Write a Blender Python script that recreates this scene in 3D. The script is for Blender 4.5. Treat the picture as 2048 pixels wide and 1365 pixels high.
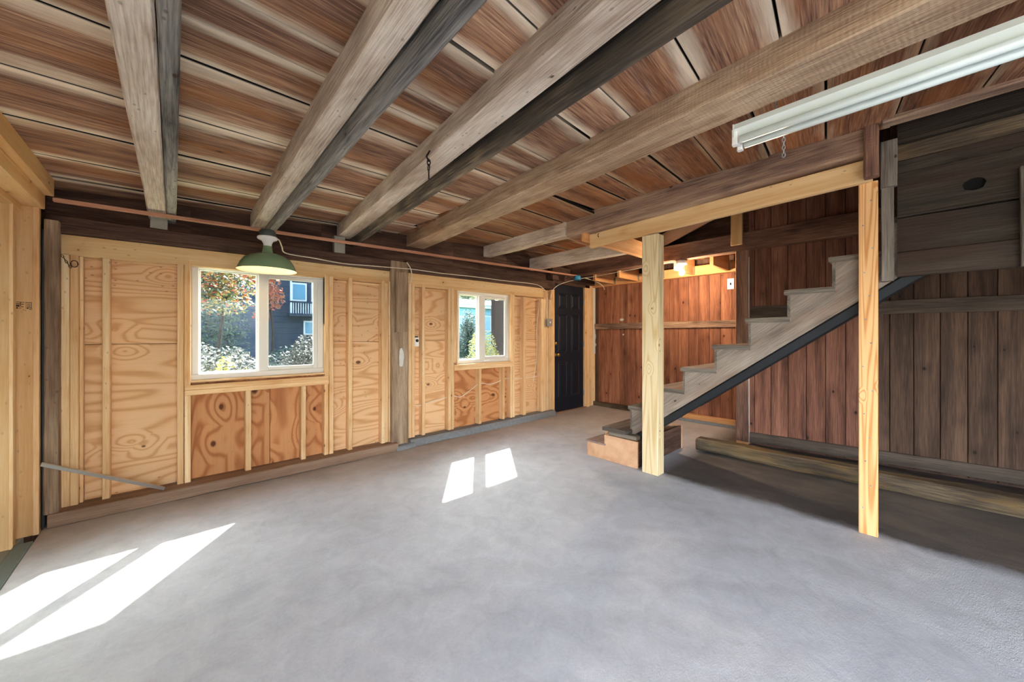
import bpy, bmesh, math, random
from mathutils import Matrix, Vector, noise
random.seed(7)
S = bpy.context.scene
for o in list(bpy.data.objects): bpy.data.objects.remove(o, do_unlink=True)
COL = S.collection

# ------------------------------------------------------------------ camera
TH = math.radians(42.27)
cam = bpy.data.cameras.new('camera'); cam.sensor_fit = 'HORIZONTAL'; cam.sensor_width = 36
cam.lens = 740/2048*36; cam.shift_y = -10.5/2048; cam.clip_start = .02
co = bpy.data.objects.new('camera', cam); COL.objects.link(co)
co.location = (0, 0, 1.22); co.rotation_euler = (math.pi/2, 0, -TH)
S.camera = co
# ------------------------------------------------------------------ light
SUN = Vector((.697, .903, 1)).normalized()          # direction towards the sun
w = bpy.data.worlds.new('sky'); S.world = w; w.use_nodes = True
nt = w.node_tree; sk = nt.nodes.new('ShaderNodeTexSky'); sk.sky_type = 'NISHITA'
sk.sun_disc = False; sk.sun_elevation = math.asin(SUN.z); sk.sun_rotation = math.atan2(SUN.x, SUN.y)
sk.air_density = 1.0; sk.dust_density = 2.0; sk.ozone_density = 1.0
hs_ = nt.nodes.new('ShaderNodeHueSaturation'); hs_.inputs['Saturation'].default_value = .45
nt.links.new(sk.outputs[0], hs_.inputs['Color']); nt.links.new(hs_.outputs[0], nt.nodes['Background'].inputs[0])
nt.nodes['Background'].inputs[1].default_value = .5
sl = bpy.data.lights.new('sun', 'SUN'); sl.energy = 9.0; sl.angle = math.radians(.6); sl.color = (1, .93, .82)
so = bpy.data.objects.new('sun', sl); COL.objects.link(so)
so.rotation_euler = (-SUN).to_track_quat('-Z', 'Y').to_euler(); so.location = (6, 8, 12)
vs = S.view_settings; vs.view_transform = 'Standard'; vs.look = 'None'; vs.gamma = 1; vs.use_curve_mapping = False
vs.exposure = 2.88
S.cycles.max_bounces = 9; S.cycles.diffuse_bounces = 6; S.cycles.transparent_max_bounces = 12
S.cycles.sample_clamp_indirect = 10; S.cycles.adaptive_threshold = .06; S.cycles.adaptive_min_samples = 16

# ------------------------------------------------------------------ materials
def srgb(h):
    h = h.lstrip('#'); v = [int(h[i:i+2], 16)/255 for i in (0, 2, 4)]
    return tuple((c/12.92 if c <= .04045 else ((c+.055)/1.055)**2.4) for c in v) + (1,)
class NT:
    def __init__(s, name):
        s.m = bpy.data.materials.new(name); s.m.use_nodes = True; s.t = s.m.node_tree
        s.b = s.t.nodes['Principled BSDF']; s.out = s.t.nodes['Material Output']
    def n(s, typ, **k):
        x = s.t.nodes.new('ShaderNode'+typ)
        for a, v in k.items():
            if hasattr(x, a): setattr(x, a, v)
        return x
    def l(s, a, b): s.t.links.new(a, b)
    def val(s, v):
        x = s.n('Value'); x.outputs[0].default_value = v; return x.outputs[0]
    def math(s, op, a, b=0., c=None, clamp=False):
        x = s.n('Math', operation=op); x.use_clamp = clamp
        for i, q in enumerate((a, b) if c is None else (a, b, c)):
            if isinstance(q, (int, float)): x.inputs[i].default_value = q
            else: s.l(q, x.inputs[i])
        return x.outputs[0]
    def mapr(s, v, a, b, c=0., d=1.):
        x = s.n('MapRange'); x.clamp = True
        s.l(v, x.inputs[0])
        for i, q in enumerate((a, b, c, d)): x.inputs[i+1].default_value = q
        return x.outputs[0]
    def scale(s, v, sc):
        x = s.n('VectorMath', operation='MULTIPLY'); s.l(v, x.inputs[0]); x.inputs[1].default_value = sc
        return x.outputs[0]
    def noise(s, v, sc=1., det=4., rough=.55, dist=0.):
        x = s.n('TexNoise'); s.l(v, x.inputs['Vector'])
        x.inputs['Scale'].default_value = sc; x.inputs['Detail'].default_value = det
        x.inputs['Roughness'].default_value = rough; x.inputs['Distortion'].default_value = dist
        return x
    def ramp(s, v, stops):
        x = s.n('ValToRGB'); e = x.color_ramp.elements
        while len(e) < len(stops): e.new(.5)
        for i, (p, c) in enumerate(stops): e[i].position = p; e[i].color = c if not isinstance(c, str) else srgb(c)
        s.l(v, x.inputs[0]); return x.outputs[0]
    def mix(s, f, a, b, mode='MIX'):
        x = s.n('Mix', data_type='RGBA', blend_type=mode)
        for i, q in ((0, f), (6, a), (7, b)):
            if isinstance(q, str): q = srgb(q)
            if isinstance(q, (int, float)): x.inputs[i].default_value = q
            elif isinstance(q, tuple): x.inputs[i].default_value = q
            else: s.l(q, x.inputs[i])
        return x.outputs[2]
    def bump(s, h, st=.3, dist=.01):
        x = s.n('Bump'); x.inputs['Strength'].default_value = st; x.inputs['Distance'].default_value = dist
        s.l(h, x.inputs['Height']); s.l(x.outputs[0], s.b.inputs['Normal'])
    def set(s, col=None, rough=.7, metal=0., spec=.3):
        if col is not None:
            if isinstance(col, str): col = srgb(col)
            if isinstance(col, tuple): s.b.inputs['Base Color'].default_value = col
            else: s.l(col, s.b.inputs['Base Color'])
        s.b.inputs['Roughness'].default_value = rough; s.b.inputs['Metallic'].default_value = metal
        s.b.inputs['Specular IOR Level'].default_value = spec
        return s.m

def wood(name, stops, grain=(.8, 9, 9), contour=0, fib=.3, knots=0., kcol='#3a1f10', ksize=.07, kden=(1.3, 5), stain=None,
         edge=None, rough=.75, bump=.35, var=.15, saw=0., spots=0., con=1.55):
    """boards and timbers: local X runs along the grain"""
    t = NT(name); tc = t.n('TexCoord'); oi = t.n('ObjectInfo')
    rv = t.n('CombineXYZ')
    for i, k in enumerate((53.1, 17.7, 29.3)): t.l(t.math('MULTIPLY', oi.outputs['Random'], k), rv.inputs[i])
    ad = t.n('VectorMath', operation='ADD'); t.l(tc.outputs['Object'], ad.inputs[0]); t.l(rv.outputs[0], ad.inputs[1])
    p = ad.outputs[0]
    # knots in the plane of the face: (x, y+z)
    sp = t.n('SeparateXYZ'); t.l(p, sp.inputs[0])
    c2 = t.n('CombineXYZ'); t.l(t.math('MULTIPLY', sp.outputs[0], kden[0]), c2.inputs[0])
    t.l(t.math('MULTIPLY', t.math('ADD', sp.outputs[1], sp.outputs[2]), kden[1]), c2.inputs[1])
    kd = None
    if knots:
        vo = t.n('TexVoronoi', voronoi_dimensions='2D', feature='F1'); t.l(c2.outputs[0], vo.inputs['Vector']); vo.inputs['Scale'].default_value = 1
        # shape the knot round in metres
        vd = t.n('VectorMath', operation='SUBTRACT'); t.l(c2.outputs[0], vd.inputs[0]); t.l(vo.outputs['Position'], vd.inputs[1])
        vs_ = t.scale(vd.outputs[0], (1/kden[0], 1/kden[1]*1.5, 0)); ln = t.n('VectorMath', operation='LENGTH'); t.l(vs_, ln.inputs[0])
        kd = ln.outputs['Value']
    g = t.scale(p, grain)
    n1 = t.noise(g, 1, 1.5 if contour else 5, .6, .0 if contour else .35)
    f1 = n1.outputs['Fac']
    if kd is not None:
        f1 = t.math('ADD', f1, t.mapr(kd, 0, ksize*1.6, .16 if contour else -.12, 0))
    if contour:
        f1 = t.math('SUBTRACT', 1, t.math('POWER', t.math('MULTIPLY_ADD', t.math('SINE', t.math('MULTIPLY', f1, contour)), .5, .5), 3))
    n2 = t.noise(t.scale(p, (5, 130, 130)), 1, 2, .65)
    fac = t.math('ADD', t.math('MULTIPLY', f1, 1-fib), t.math('MULTIPLY', n2.outputs['Fac'], fib))
    if not contour: fac = t.math('MULTIPLY_ADD', fac, con, .5-.5*con)
    col = t.ramp(fac, stops)
    if stain:
        sc, amt, sscale, lo, hi = stain
        n3 = t.noise(t.scale(p, sscale), 1, 3, .6)
        col = t.mix(t.math('MULTIPLY', t.mapr(n3.outputs['Fac'], lo, hi), amt), col, sc)
    if edge:
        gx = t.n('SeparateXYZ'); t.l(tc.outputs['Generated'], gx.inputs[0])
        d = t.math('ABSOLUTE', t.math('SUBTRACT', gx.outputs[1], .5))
        n4 = t.noise(t.scale(p, (1.4, 9, 9)), 1, 3, .65)
        e = t.math('MULTIPLY_ADD', n4.outputs['Fac'], .55, t.math('MULTIPLY', d, 1.0))
        col = t.mix(t.math('MULTIPLY', t.mapr(e, edge[2], edge[3]), edge[1]), col, edge[0])
        col = t.mix(t.mapr(d, .489, .496), col, '#1a110c')      # dark of the open seam painted onto the board edges
    if kd is not None:
        kk = t.math('ADD', kd, t.math('MULTIPLY_ADD', n2.outputs['Fac'], .012, -.006))
        vo2 = t.n('SeparateColor'); t.l(vo.outputs['Color'], vo2.inputs[0])
        size = t.mapr(vo2.outputs[0], 0, 1, ksize*.1, ksize*.42)
        x = t.n('MapRange'); x.clamp = True; t.l(kk, x.inputs[0]); t.l(size, x.inputs[1]); t.l(t.math('MULTIPLY', size, .55), x.inputs[2])
        pres = t.math('GREATER_THAN', vo2.outputs[1], 1-knots)
        col = t.mix(t.math('MULTIPLY', t.math('MULTIPLY', x.outputs[0], pres), .85), col, kcol)
    if spots:
        v3 = t.n('TexVoronoi', voronoi_dimensions='2D'); t.l(t.scale(c2.outputs[0], (9/kden[0], 16/kden[1], 1)), v3.inputs['Vector']); v3.inputs['Scale'].default_value = 1
        col = t.mix(t.math('MULTIPLY', t.math('MULTIPLY', t.mapr(v3.outputs['Distance'], .09, .05), t.math('GREATER_THAN', n1.outputs['Fac'], .53)), spots), col, '#2a1a10')
    hs = t.n('HueSaturation'); t.l(col, hs.inputs['Color'])
    t.l(t.mapr(oi.outputs['Random'], 0, 1, 1-var, 1+var), hs.inputs['Value'])
    h = n2.outputs['Fac']
    if saw:
        wv2 = t.n('TexWave', wave_type='BANDS', bands_direction='X'); t.l(p, wv2.inputs['Vector'])
        wv2.inputs['Scale'].default_value = 19; wv2.inputs['Distortion'].default_value = 3.5; wv2.inputs['Detail'].default_value = 3; wv2.inputs['Detail Scale'].default_value = 1.5
        h = t.math('ADD', h, t.math('MULTIPLY', wv2.outputs['Fac'], saw))
        dk = t.mix(t.math('MULTIPLY', wv2.outputs['Fac'], .35*saw), hs.outputs[0], '#2b2017'); src = dk
    else: src = hs.outputs[0]
    t.bump(h, bump, .012)
    return t.set(src, rough, 0, .25)

def plain(name, col, rough=.5, metal=0., spec=.4, var=0.0, bump=0., bs=60):
    t = NT(name)
    if var or bump:
        tc = t.n('TexCoord'); n = t.noise(tc.outputs['Object'], bs, 5)
        c = t.mix(t.math('MULTIPLY', n.outputs['Fac'], var), col, '#0c0c0c') if var else col
        if bump: t.bump(n.outputs['Fac'], bump, .004)
        return t.set(c, rough, metal, spec)
    return t.set(col, rough, metal, spec)
def emit(name, col, st):
    t = NT(name); t.set(col, .4); t.b.inputs['Emission Color'].default_value = srgb(col); t.b.inputs['Emission Strength'].default_value = st
    return t.m

M = {}
M['stud'] = wood('new_lumber', [(.25, '#cb9a66'), (.5, '#e0b988'), (.75, '#eed3a8')], (.7, 14, 14), knots=.3, kcol='#6a3c1c', ksize=.045, kden=(2, 9), var=.07, bump=.15, fib=.25, spots=.3)
M['jamb'] = wood('jamb_lumber', [(.25, '#c08f58'), (.5, '#d4aa74'), (.75, '#e2c294')], (.5, 8, 8), knots=.35, kcol='#5a3114', ksize=.05, kden=(2, 6), var=.06, bump=.12, fib=.2, spots=.2, con=1.2)
M['header'] = wood('new_header', [(.25, '#c8935a'), (.5, '#dcb580'), (.75, '#eaca98')], (.5, 9, 9), knots=.4, kcol='#5a3318', ksize=.045, kden=(1.6, 6), var=.04, bump=.12, fib=.2, spots=.35)
M['ply'] = wood('plywood', [(.0, '#c08c5c'), (.5, '#d7a877'), (.9, '#e3bb8f')], (.45, 3.4, 3.4), contour=105, fib=.4, knots=.4, kcol='#5b2d14', ksize=.09, kden=(1.8, 2.3), var=.06, bump=.1, spots=.45)
M['plyred'] = wood('plywood_knotty', [(.0, '#9a5f38'), (.5, '#b97b4b'), (.9, '#cb9363')], (.7, 2.8, 2.8), contour=80, fib=.35, knots=.85, kcol='#43190c', ksize=.11, kden=(3.0, 3.0), var=.06, bump=.1, spots=.2)
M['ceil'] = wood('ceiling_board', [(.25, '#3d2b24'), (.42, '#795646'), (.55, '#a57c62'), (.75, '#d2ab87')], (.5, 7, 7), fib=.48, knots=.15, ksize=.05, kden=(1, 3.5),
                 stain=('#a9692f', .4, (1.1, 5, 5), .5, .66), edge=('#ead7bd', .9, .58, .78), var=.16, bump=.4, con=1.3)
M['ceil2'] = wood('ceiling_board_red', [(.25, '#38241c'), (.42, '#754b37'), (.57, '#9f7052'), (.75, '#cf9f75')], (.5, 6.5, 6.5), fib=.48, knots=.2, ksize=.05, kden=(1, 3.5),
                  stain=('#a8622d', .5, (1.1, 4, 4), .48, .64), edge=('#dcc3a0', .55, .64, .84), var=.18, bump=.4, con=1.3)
M['hole'] = plain('cavity_shade_black', '#0b0a09', .95)  # flat black standing in for shade behind seams and the knot hole
M['joist'] = wood('old_joist', [(.25, '#8d7868'), (.42, '#bfaa97'), (.58, '#dfcfbd'), (.78, '#f1e6d8')], (1.6, 4, 4), fib=.45, knots=.15, ksize=.045, kden=(1.2, 6),
                  stain=('#7a5b40', .5, (1.2, 6, 6), .52, .68), var=.06, bump=.5, saw=.06, spots=.4, con=1.15)
M['joistgrey'] = wood('weathered_grey_joist', [(.25, '#3d3b3a'), (.45, '#74706c'), (.62, '#98928a'), (.8, '#b3a99c')], (.9, 9, 9), fib=.4, knots=.25, ksize=.05, kden=(1.2, 7), var=.05, bump=.5, spots=.5)
M['joistdark'] = wood('blackened_joist', [(.22, '#2c2723'), (.42, '#514841'), (.62, '#8f7d66'), (.8, '#b7a083')], (.9, 7, 7), fib=.35, knots=.1, var=.05, bump=.5,
                      stain=('#26221f', .7, (1.3, 6, 6), .45, .58))
M['joistsaw'] = wood('sawn_beam', [(.25, '#6a5240'), (.42, '#9c8067'), (.58, '#c2a688'), (.78, '#dac3a6')], (1.6, 4.5, 4.5), fib=.45, knots=.15, ksize=.05, kden=(1.2, 5),
                     stain=('#8f6038', .4, (1, 6, 6), .5, .66), var=.05, bump=.5, saw=.22, spots=.2, con=1.15)
M['beam'] = wood('brown_beam', [(.25, '#544036'), (.42, '#836757'), (.58, '#a3846c'), (.78, '#c0a385')], (.9, 7, 7), fib=.35, knots=.2, ksize=.05, kden=(1.2, 5), var=.08, bump=.5, saw=.12)
M['plate'] = wood('dark_plate', [(.22, '#2b1d17'), (.45, '#4a342a'), (.62, '#644a3d'), (.8, '#7c6453')], (.9, 8, 8), fib=.35, knots=.2, ksize=.06, kden=(1, 5), var=.06, bump=.5)
M['oldpost'] = wood('old_post', [(.22, '#6a5442'), (.45, '#8f775f'), (.62, '#ab947b'), (.8, '#bda890')], (.9, 8, 8), fib=.3, stain=('#4b3122', .6, (1.1, 5, 5), .5, .64), var=.08, bump=.55, spots=.3)
M['strip'] = wood('strip_wood', [(.2, '#8a5a45'), (.5, '#b98468'), (.8, '#cf9c80')], (.6, 20, 20), fib=.3, var=.02, bump=.2)
M['red'] = wood('red_plank', [(.22, '#54301f'), (.42, '#80503a'), (.58, '#9c664b'), (.8, '#b58363')], (.7, 10, 10), fib=.35, knots=.6, kcol='#2c120a', ksize=.06, kden=(1.8, 6), var=.2, bump=.2,
                stain=('#653a2a', .4, (1.2, 5, 5), .5, .64))
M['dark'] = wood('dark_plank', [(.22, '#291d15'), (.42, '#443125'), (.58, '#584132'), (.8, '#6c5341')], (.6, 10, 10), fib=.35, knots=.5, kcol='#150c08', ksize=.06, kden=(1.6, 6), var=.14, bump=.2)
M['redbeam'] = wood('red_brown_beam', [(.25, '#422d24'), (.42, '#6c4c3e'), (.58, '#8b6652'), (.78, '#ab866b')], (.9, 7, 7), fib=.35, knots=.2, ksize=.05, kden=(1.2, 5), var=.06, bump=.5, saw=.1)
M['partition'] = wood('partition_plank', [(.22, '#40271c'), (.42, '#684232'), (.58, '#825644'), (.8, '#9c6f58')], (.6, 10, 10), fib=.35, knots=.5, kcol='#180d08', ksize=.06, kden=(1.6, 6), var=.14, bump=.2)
M['grey'] = wood('grey_board', [(.2, '#3f3832'), (.45, '#645a50'), (.65, '#80766b'), (.8, '#978c80')], (.8, 10, 10), fib=.35, knots=.2, ksize=.05, kden=(1.3, 6), var=.12, bump=.5)
M['railwood'] = wood('rail_board', [(.2, '#332a23'), (.45, '#4c4036'), (.65, '#605348'), (.8, '#736557')], (.8, 10, 10), fib=.35, knots=.2, ksize=.05, kden=(1.3, 6), var=.08, bump=.4)
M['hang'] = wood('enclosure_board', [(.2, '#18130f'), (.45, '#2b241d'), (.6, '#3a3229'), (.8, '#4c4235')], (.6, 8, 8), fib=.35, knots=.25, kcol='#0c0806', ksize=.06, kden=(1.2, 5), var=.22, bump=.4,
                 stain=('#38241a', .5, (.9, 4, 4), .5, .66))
M['tread'] = wood('worn_tread', [(.2, '#3d3630'), (.45, '#5f564c'), (.65, '#7f7466'), (.8, '#9b8d7b')], (.8, 10, 10), fib=.35, var=.1, bump=.6)
M['treadtop'] = wood('painted_tread', [(.2, '#7d6a63'), (.5, '#9c877c'), (.8, '#b39a8a')], (.8, 10, 10), fib=.3, var=.08, bump=.4, stain=('#8f5a3a', .5, (1.5, 5, 5), .48, .6))
M['stringer'] = wood('weathered_stringer', [(.2, '#5d5147'), (.45, '#84766a'), (.65, '#9c8e80'), (.8, '#b0a292')], (1, 7, 7), fib=.4, knots=.4, kcol='#33261d', ksize=.05, kden=(1.6, 6), var=.03, bump=.55,
                      stain=('#7b5233', .35, (1.2, 6, 6), .52, .66))
M['boxwood'] = wood('step_box_ply', [(.2, '#b88a66'), (.5, '#cfa27d'), (.8, '#dbb391')], (.9, 6, 6), fib=.2, knots=.3, kcol='#6f3d22', ksize=.05, kden=(2, 5), var=.06, bump=.15)
M['treated'] = wood('treated_post', [(.0, '#c7a774'), (.5, '#d8be90'), (.9, '#e2cda4')], (.35, 6, 6), contour=75, fib=.35, knots=.55, kcol='#6b451f', ksize=.045, kden=(1.6, 5), var=.02, bump=.12)
M['fir'] = wood('fir_post', [(.0, '#bd7c45'), (.5, '#d79f66'), (.9, '#e3b57e')], (.35, 9, 9), contour=80, fib=.3, knots=.5, kcol='#5f2e12', ksize=.035, kden=(2, 6), var=.02, bump=.1)
M['orange'] = wood('orange_lumber', [(.2, '#b07444'), (.5, '#cb935f'), (.8, '#dcab7c')], (.7, 9, 9), fib=.25, knots=.3, ksize=.04, kden=(1.6, 6), var=.1, bump=.15)
M['rot'] = wood('rotten_timber', [(.2, '#2b221a'), (.45, '#4d4032'), (.62, '#6c5c47'), (.8, '#8f806a')], (1.2, 8, 8), fib=.35, knots=.3, ksize=.06, kden=(1.4, 5), stain=('#8a6a38', .55, (1.2, 5, 5), .5, .65), var=.05, bump=.8)
M['sillwood'] = wood('sill_timber', [(.2, '#6d5443'), (.5, '#8a6f5b'), (.8, '#a08874')], (.8, 9, 9), fib=.3, knots=.2, ksize=.05, kden=(1, 6), var=.03, bump=.4)

def concrete():
    t = NT('concrete_floor'); g = t.n('NewGeometry'); p = g.outputs['Position']
    sp = t.n('SeparateXYZ'); t.l(p, sp.inputs[0])
    n1 = t.noise(p, 1.1, 6, .6, .6); n2 = t.noise(p, 7, 5, .65, .8); n3 = t.noise(p, 70, 3, .6)
    f = t.math('ADD', t.math('ADD', t.math('MULTIPLY', n1.outputs['Fac'], .5), t.math('MULTIPLY', n2.outputs['Fac'], .35)), t.math('MULTIPLY', n3.outputs['Fac'], .15))
    col = t.ramp(f, [(.32, '#a6a8ac'), (.5, '#c0c1c4'), (.68, '#d4d5d7')])
    # trowel arcs
    wv = t.n('TexWave', wave_type='RINGS', rings_direction='Z'); t.l(t.scale(p, (.9, 1.1, 1)), wv.inputs['Vector'])
    wv.inputs['Scale'].default_value = .8; wv.inputs['Distortion'].default_value = 9; wv.inputs['Detail'].default_value = 4; wv.inputs['Detail Scale'].default_value = 1.4
    # brown dirt by the framed wall and across the back
    nd = t.noise(p, 2.3, 5, .6)
    e1 = t.math('ADD', sp.outputs[1], t.math('MULTIPLY_ADD', nd.outputs['Fac'], .9, -.45))
    m1 = t.mapr(e1, 3.0, 3.75)
    e2 = t.math('ADD', sp.outputs[0], t.math('MULTIPLY_ADD', nd.outputs['Fac'], 1.4, -.7))
    m2 = t.mapr(e2, 4.0, 5.2)
    col = t.mix(t.math('MULTIPLY', t.math('MAXIMUM', m1, m2), .5), col, '#8f7762')
    # old unswept slab under the stair, with the shade there painted in
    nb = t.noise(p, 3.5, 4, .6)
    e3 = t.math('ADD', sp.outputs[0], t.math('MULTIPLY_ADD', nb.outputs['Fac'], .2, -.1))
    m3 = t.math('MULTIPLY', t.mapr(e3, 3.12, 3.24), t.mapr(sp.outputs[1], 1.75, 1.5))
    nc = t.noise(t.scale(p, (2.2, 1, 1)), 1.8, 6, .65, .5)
    dirt_shade = t.ramp(nc.outputs['Fac'], [(.3, '#2e2620'), (.5, '#4d4238'), (.7, '#675a4c')])
    col = t.mix(t.math('MULTIPLY', m3, .92), col, dirt_shade)
    fine = t.noise(t.scale(p, (55, 110, 1)), 1, 2, .6, 1.2)
    h_ = t.math('MULTIPLY', fine.outputs['Fac'], t.mapr(n1.outputs['Fac'], .4, .62, .15, 1))
    t.bump(t.math('ADD', h_, t.math('ADD', t.math('MULTIPLY', n2.outputs['Fac'], .6), t.math('MULTIPLY', wv.outputs['Fac'], .8))), .4, .006)
    return t.set(col, .72, 0, .3)
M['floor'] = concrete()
M['conc'] = plain('footing_concrete', '#8d8f90', .85, 0, .2, .5, .5, 30)
M['apron'] = plain('apron_concrete', '#9a988f', .85, 0, .2, .3, .3, 20)
M['threshold'] = plain('threshold_strip', '#7f8b86', .7, 0, .2, .3)
M['vinyl'] = plain('white_vinyl', '#dcd7cc', .4, 0, .4, .03, 0, 14)
M['blockpaint'] = plain('dusty_white_paint', '#a5a294', .8, 0, .2, .2, .3)
M['white'] = plain('white_plastic', '#efeeea', .35)
M['porcelain'] = plain('porcelain', '#e8e6e0', .25, 0, .5)
M['blackmetal'] = plain('black_painted_metal', '#17191c', .5, 0, .4)
M['blackpaint'] = plain('black_paint_wood', '#1d2024', .6, 0, .3, .3)
M['door'] = plain('black_door_paint', '#0f1724', .5, 0, .35)
M['green'] = plain('green_enamel', '#7f9d78', .28, 0, .5, .15, 0, 8)
M['cream'] = plain('cream_enamel', '#efe6c6', .35, 0, .4)
M['steel'] = plain('galvanised_steel', '#a9adae', .42, .85, .5, .2)
M['capsteel'] = plain('dull_grey_metal', '#59605f', .6, .4, .4, .3)
M['ink'] = plain('brown_stamp_ink', '#3a2010', .9)
M['alu'] = plain('aluminium_angle', '#cfd1d0', .35, .8, .5, .1)
M['iron'] = plain('rusty_iron', '#3b2c24', .75, .5, .3, .4)
M['wire'] = plain('cream_cable', '#ddd3bb', .5)
M['wirew'] = plain('white_cable', '#e5e2d8', .5)
M['bluebox'] = plain('blue_box', '#2f86b0', .45)
M['brass'] = plain('brass', '#b98f4e', .3, .9)
M['tube'] = plain('fluorescent_tube', '#dfeae6', .18, 0, .6)
M['fixture'] = plain('white_enamel', '#dde2da', .28, 0, .6)
M['mortar'] = plain('loose_mortar', '#d6d2ca', .9, 0, .2, .2, .6, 40)
M['bulb'] = emit('lit_bulb', '#ffe3b8', 25)
M['bulb2'] = emit('dim_lit_bulb', '#ffe2b0', 6)
def glass():
    t = NT('window_glass'); t.t.nodes.remove(t.b)
    tr = t.n('BsdfTransparent'); tr.inputs[0].default_value = (.86, .93, .95, 1)
    gl = t.n('BsdfGlossy'); gl.inputs['Roughness'].default_value = .02
    lw = t.n('LayerWeight'); lw.inputs[0].default_value = .5
    fo = t.math('MULTIPLY_ADD', t.math('POWER', lw.outputs['Facing'], 5), .5, .008)
    mx = t.n('MixShader'); t.l(fo, mx.inputs[0]); t.l(tr.outputs[0], mx.inputs[1]); t.l(gl.outputs[0], mx.inputs[2])
    # film of dust on the pane
    df = t.n('BsdfDiffuse'); df.inputs[0].default_value = (.75, .8, .85, 1)
    tc = t.n('TexCoord'); n = t.noise(tc.outputs['Object'], 9, 5, .65)
    m2 = t.n('MixShader'); t.l(t.mapr(n.outputs['Fac'], .45, .75, .005, .03), m2.inputs[0]); t.l(mx.outputs[0], m2.inputs[1]); t.l(df.outputs[0], m2.inputs[2])
    t.l(m2.outputs[0], t.out.inputs[0]); return t.m
M['glass'] = glass()
def screen():
    t = NT('insect_screen'); t.t.nodes.remove(t.b)
    tr = t.n('BsdfTransparent'); df = t.n('BsdfDiffuse'); df.inputs[0].default_value = (.06, .065, .07, 1)
    mx = t.n('MixShader'); mx.inputs[0].default_value = .3; t.l(tr.outputs[0], mx.inputs[1]); t.l(df.outputs[0], mx.inputs[2])
    t.l(mx.outputs[0], t.out.inputs[0]); return t.m
M['screen'] = screen()
def leaf(name, stops, trans=.45):
    t = NT(name); g = t.n('NewGeometry'); c = t.ramp(g.outputs['Random Per Island'], stops)
    t.b.inputs['Roughness'].default_value = .6; t.l(c, t.b.inputs['Base Color'])
    tl = t.n('BsdfTranslucent'); t.l(c, tl.inputs[0]); mx = t.n('MixShader'); mx.inputs[0].default_value = trans
    t.l(t.b.outputs[0], mx.inputs[1]); t.l(tl.outputs[0], mx.inputs[2]); t.l(mx.outputs[0], t.out.inputs[0]); return t.m

# ------------------------------------------------------------------ builders
WM = {}
def link(o, parent=None, mat4=None):
    COL.objects.link(o); mat4 = mat4 or Matrix.Identity(4)
    WM[o] = mat4
    if parent is not None:
        o.parent = parent; o.matrix_parent_inverse = WM[parent].inverted()
    o.matrix_basis = mat4
    return o
def mesh(name, verts, faces, mat, parent=None, mat4=None, smooth=False, mats=None):
    me = bpy.data.meshes.new(name); me.from_pydata([tuple(v) for v in verts], [], faces); me.update()
    if mat: me.materials.append(M[mat] if isinstance(mat, str) else mat)
    if smooth:
        for p in me.polygons: p.use_smooth = True
    return link(bpy.data.objects.new(name, me), parent, mat4)
def tag(o, label, cat, group=None):
    o['label'] = label; o['category'] = cat
    if group: o['group'] = group
    return o
def struct(o): o['kind'] = 'structure'; return o
def empty(name, loc=(0, 0, 0)):
    o = bpy.data.objects.new(name, None); o.empty_display_size = .1
    return link(o, None, Matrix.Translation(loc))

def section(w, h, ch):
    a, b = w/2, h/2; c = min(ch, a*.4, b*.4)
    return [(-a+c, -b), (a-c, -b), (a, -b+c), (a, b-c), (a-c, b), (-a+c, b), (-a, b-c), (-a, -b+c)]
def boxmesh(L, w, h, ch=.003, seg=1, jit=0., seed=0, taper=None):
    """box of length L along local x, centred; jit = hewn irregularity"""
    rnd = random.Random(seed); V = []; F = []; s0 = section(w, h, ch); n = 8
    for i in range(seg+1):
        x = -L/2 + L*i/seg
        for (y, z) in s0:
            if jit:
                q = noise.noise_vector(Vector((x*1.7+seed*3.1, y*9, z*9+seed)))
                q2 = noise.noise_vector(Vector((x*7+seed*1.3, y*20, z*20)))
                y += (q.x+.45*q2.x)*jit; z += (q.y+.45*q2.y)*jit
            V.append((x, y, z))
    for i in range(seg):
        for k in range(n):
            a = i*n+k; b = i*n+(k+1) % n
            F.append((a, a+n, b+n, b)[::-1])
    F.append(tuple(range(n))[::-1]); F.append(tuple(range(seg*n, seg*n+n)))
    return V, [tuple(reversed(f)) for f in F]
AX = {'x': Matrix.Identity(3), 'y': Matrix(((0, -1, 0), (1, 0, 0), (0, 0, 1))), 'z': Matrix(((0, 0, -1), (0, 1, 0), (1, 0, 0)))}
def bx(name, x, y, z, ax, mat, parent=None, ch=.003, seg=1, jit=0., seed=None):
    d = {'x': x[1]-x[0], 'y': y[1]-y[0], 'z': z[1]-z[0]}
    if seed is None: seed = int(abs(x[0]*97+y[0]*61+z[0]*37)*10) % 997
    if ax == 'x': L, w, h = d['x'], d['y'], d['z']
    elif ax == 'y': L, w, h = d['y'], d['x'], d['z']
    else: L, w, h = d['z'], d['y'], d['x']
    V, F = boxmesh(L, w, h, ch, seg, jit, seed)
    c = Vector(((x[0]+x[1])/2, (y[0]+y[1])/2, (z[0]+z[1])/2))
    return mesh(name, V, F, mat, parent, Matrix.Translation(c) @ AX[ax].to_4x4())
def bar(name, p0, p1, w, h, mat, parent=None, ch=.003, seg=1, jit=0., seed=1, up=(0, 0, 1)):
    """oriented bar from p0 to p1 (centre line); w sideways, h along up"""
    p0, p1 = Vector(p0), Vector(p1); X = (p1-p0); L = X.length; X.normalize()
    if abs(X.dot(Vector(up))) > .99: up = (-1, 0, 0)
    Y = Vector(up).cross(X).normalized(); Z = X.cross(Y)
    R = Matrix((X, Y, Z)).transposed().to_4x4()
    V, F = boxmesh(L, w, h, ch, seg, jit, seed)
    return mesh(name, V, F, mat, parent, Matrix.Translation((p0+p1)/2) @ R)
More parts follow.
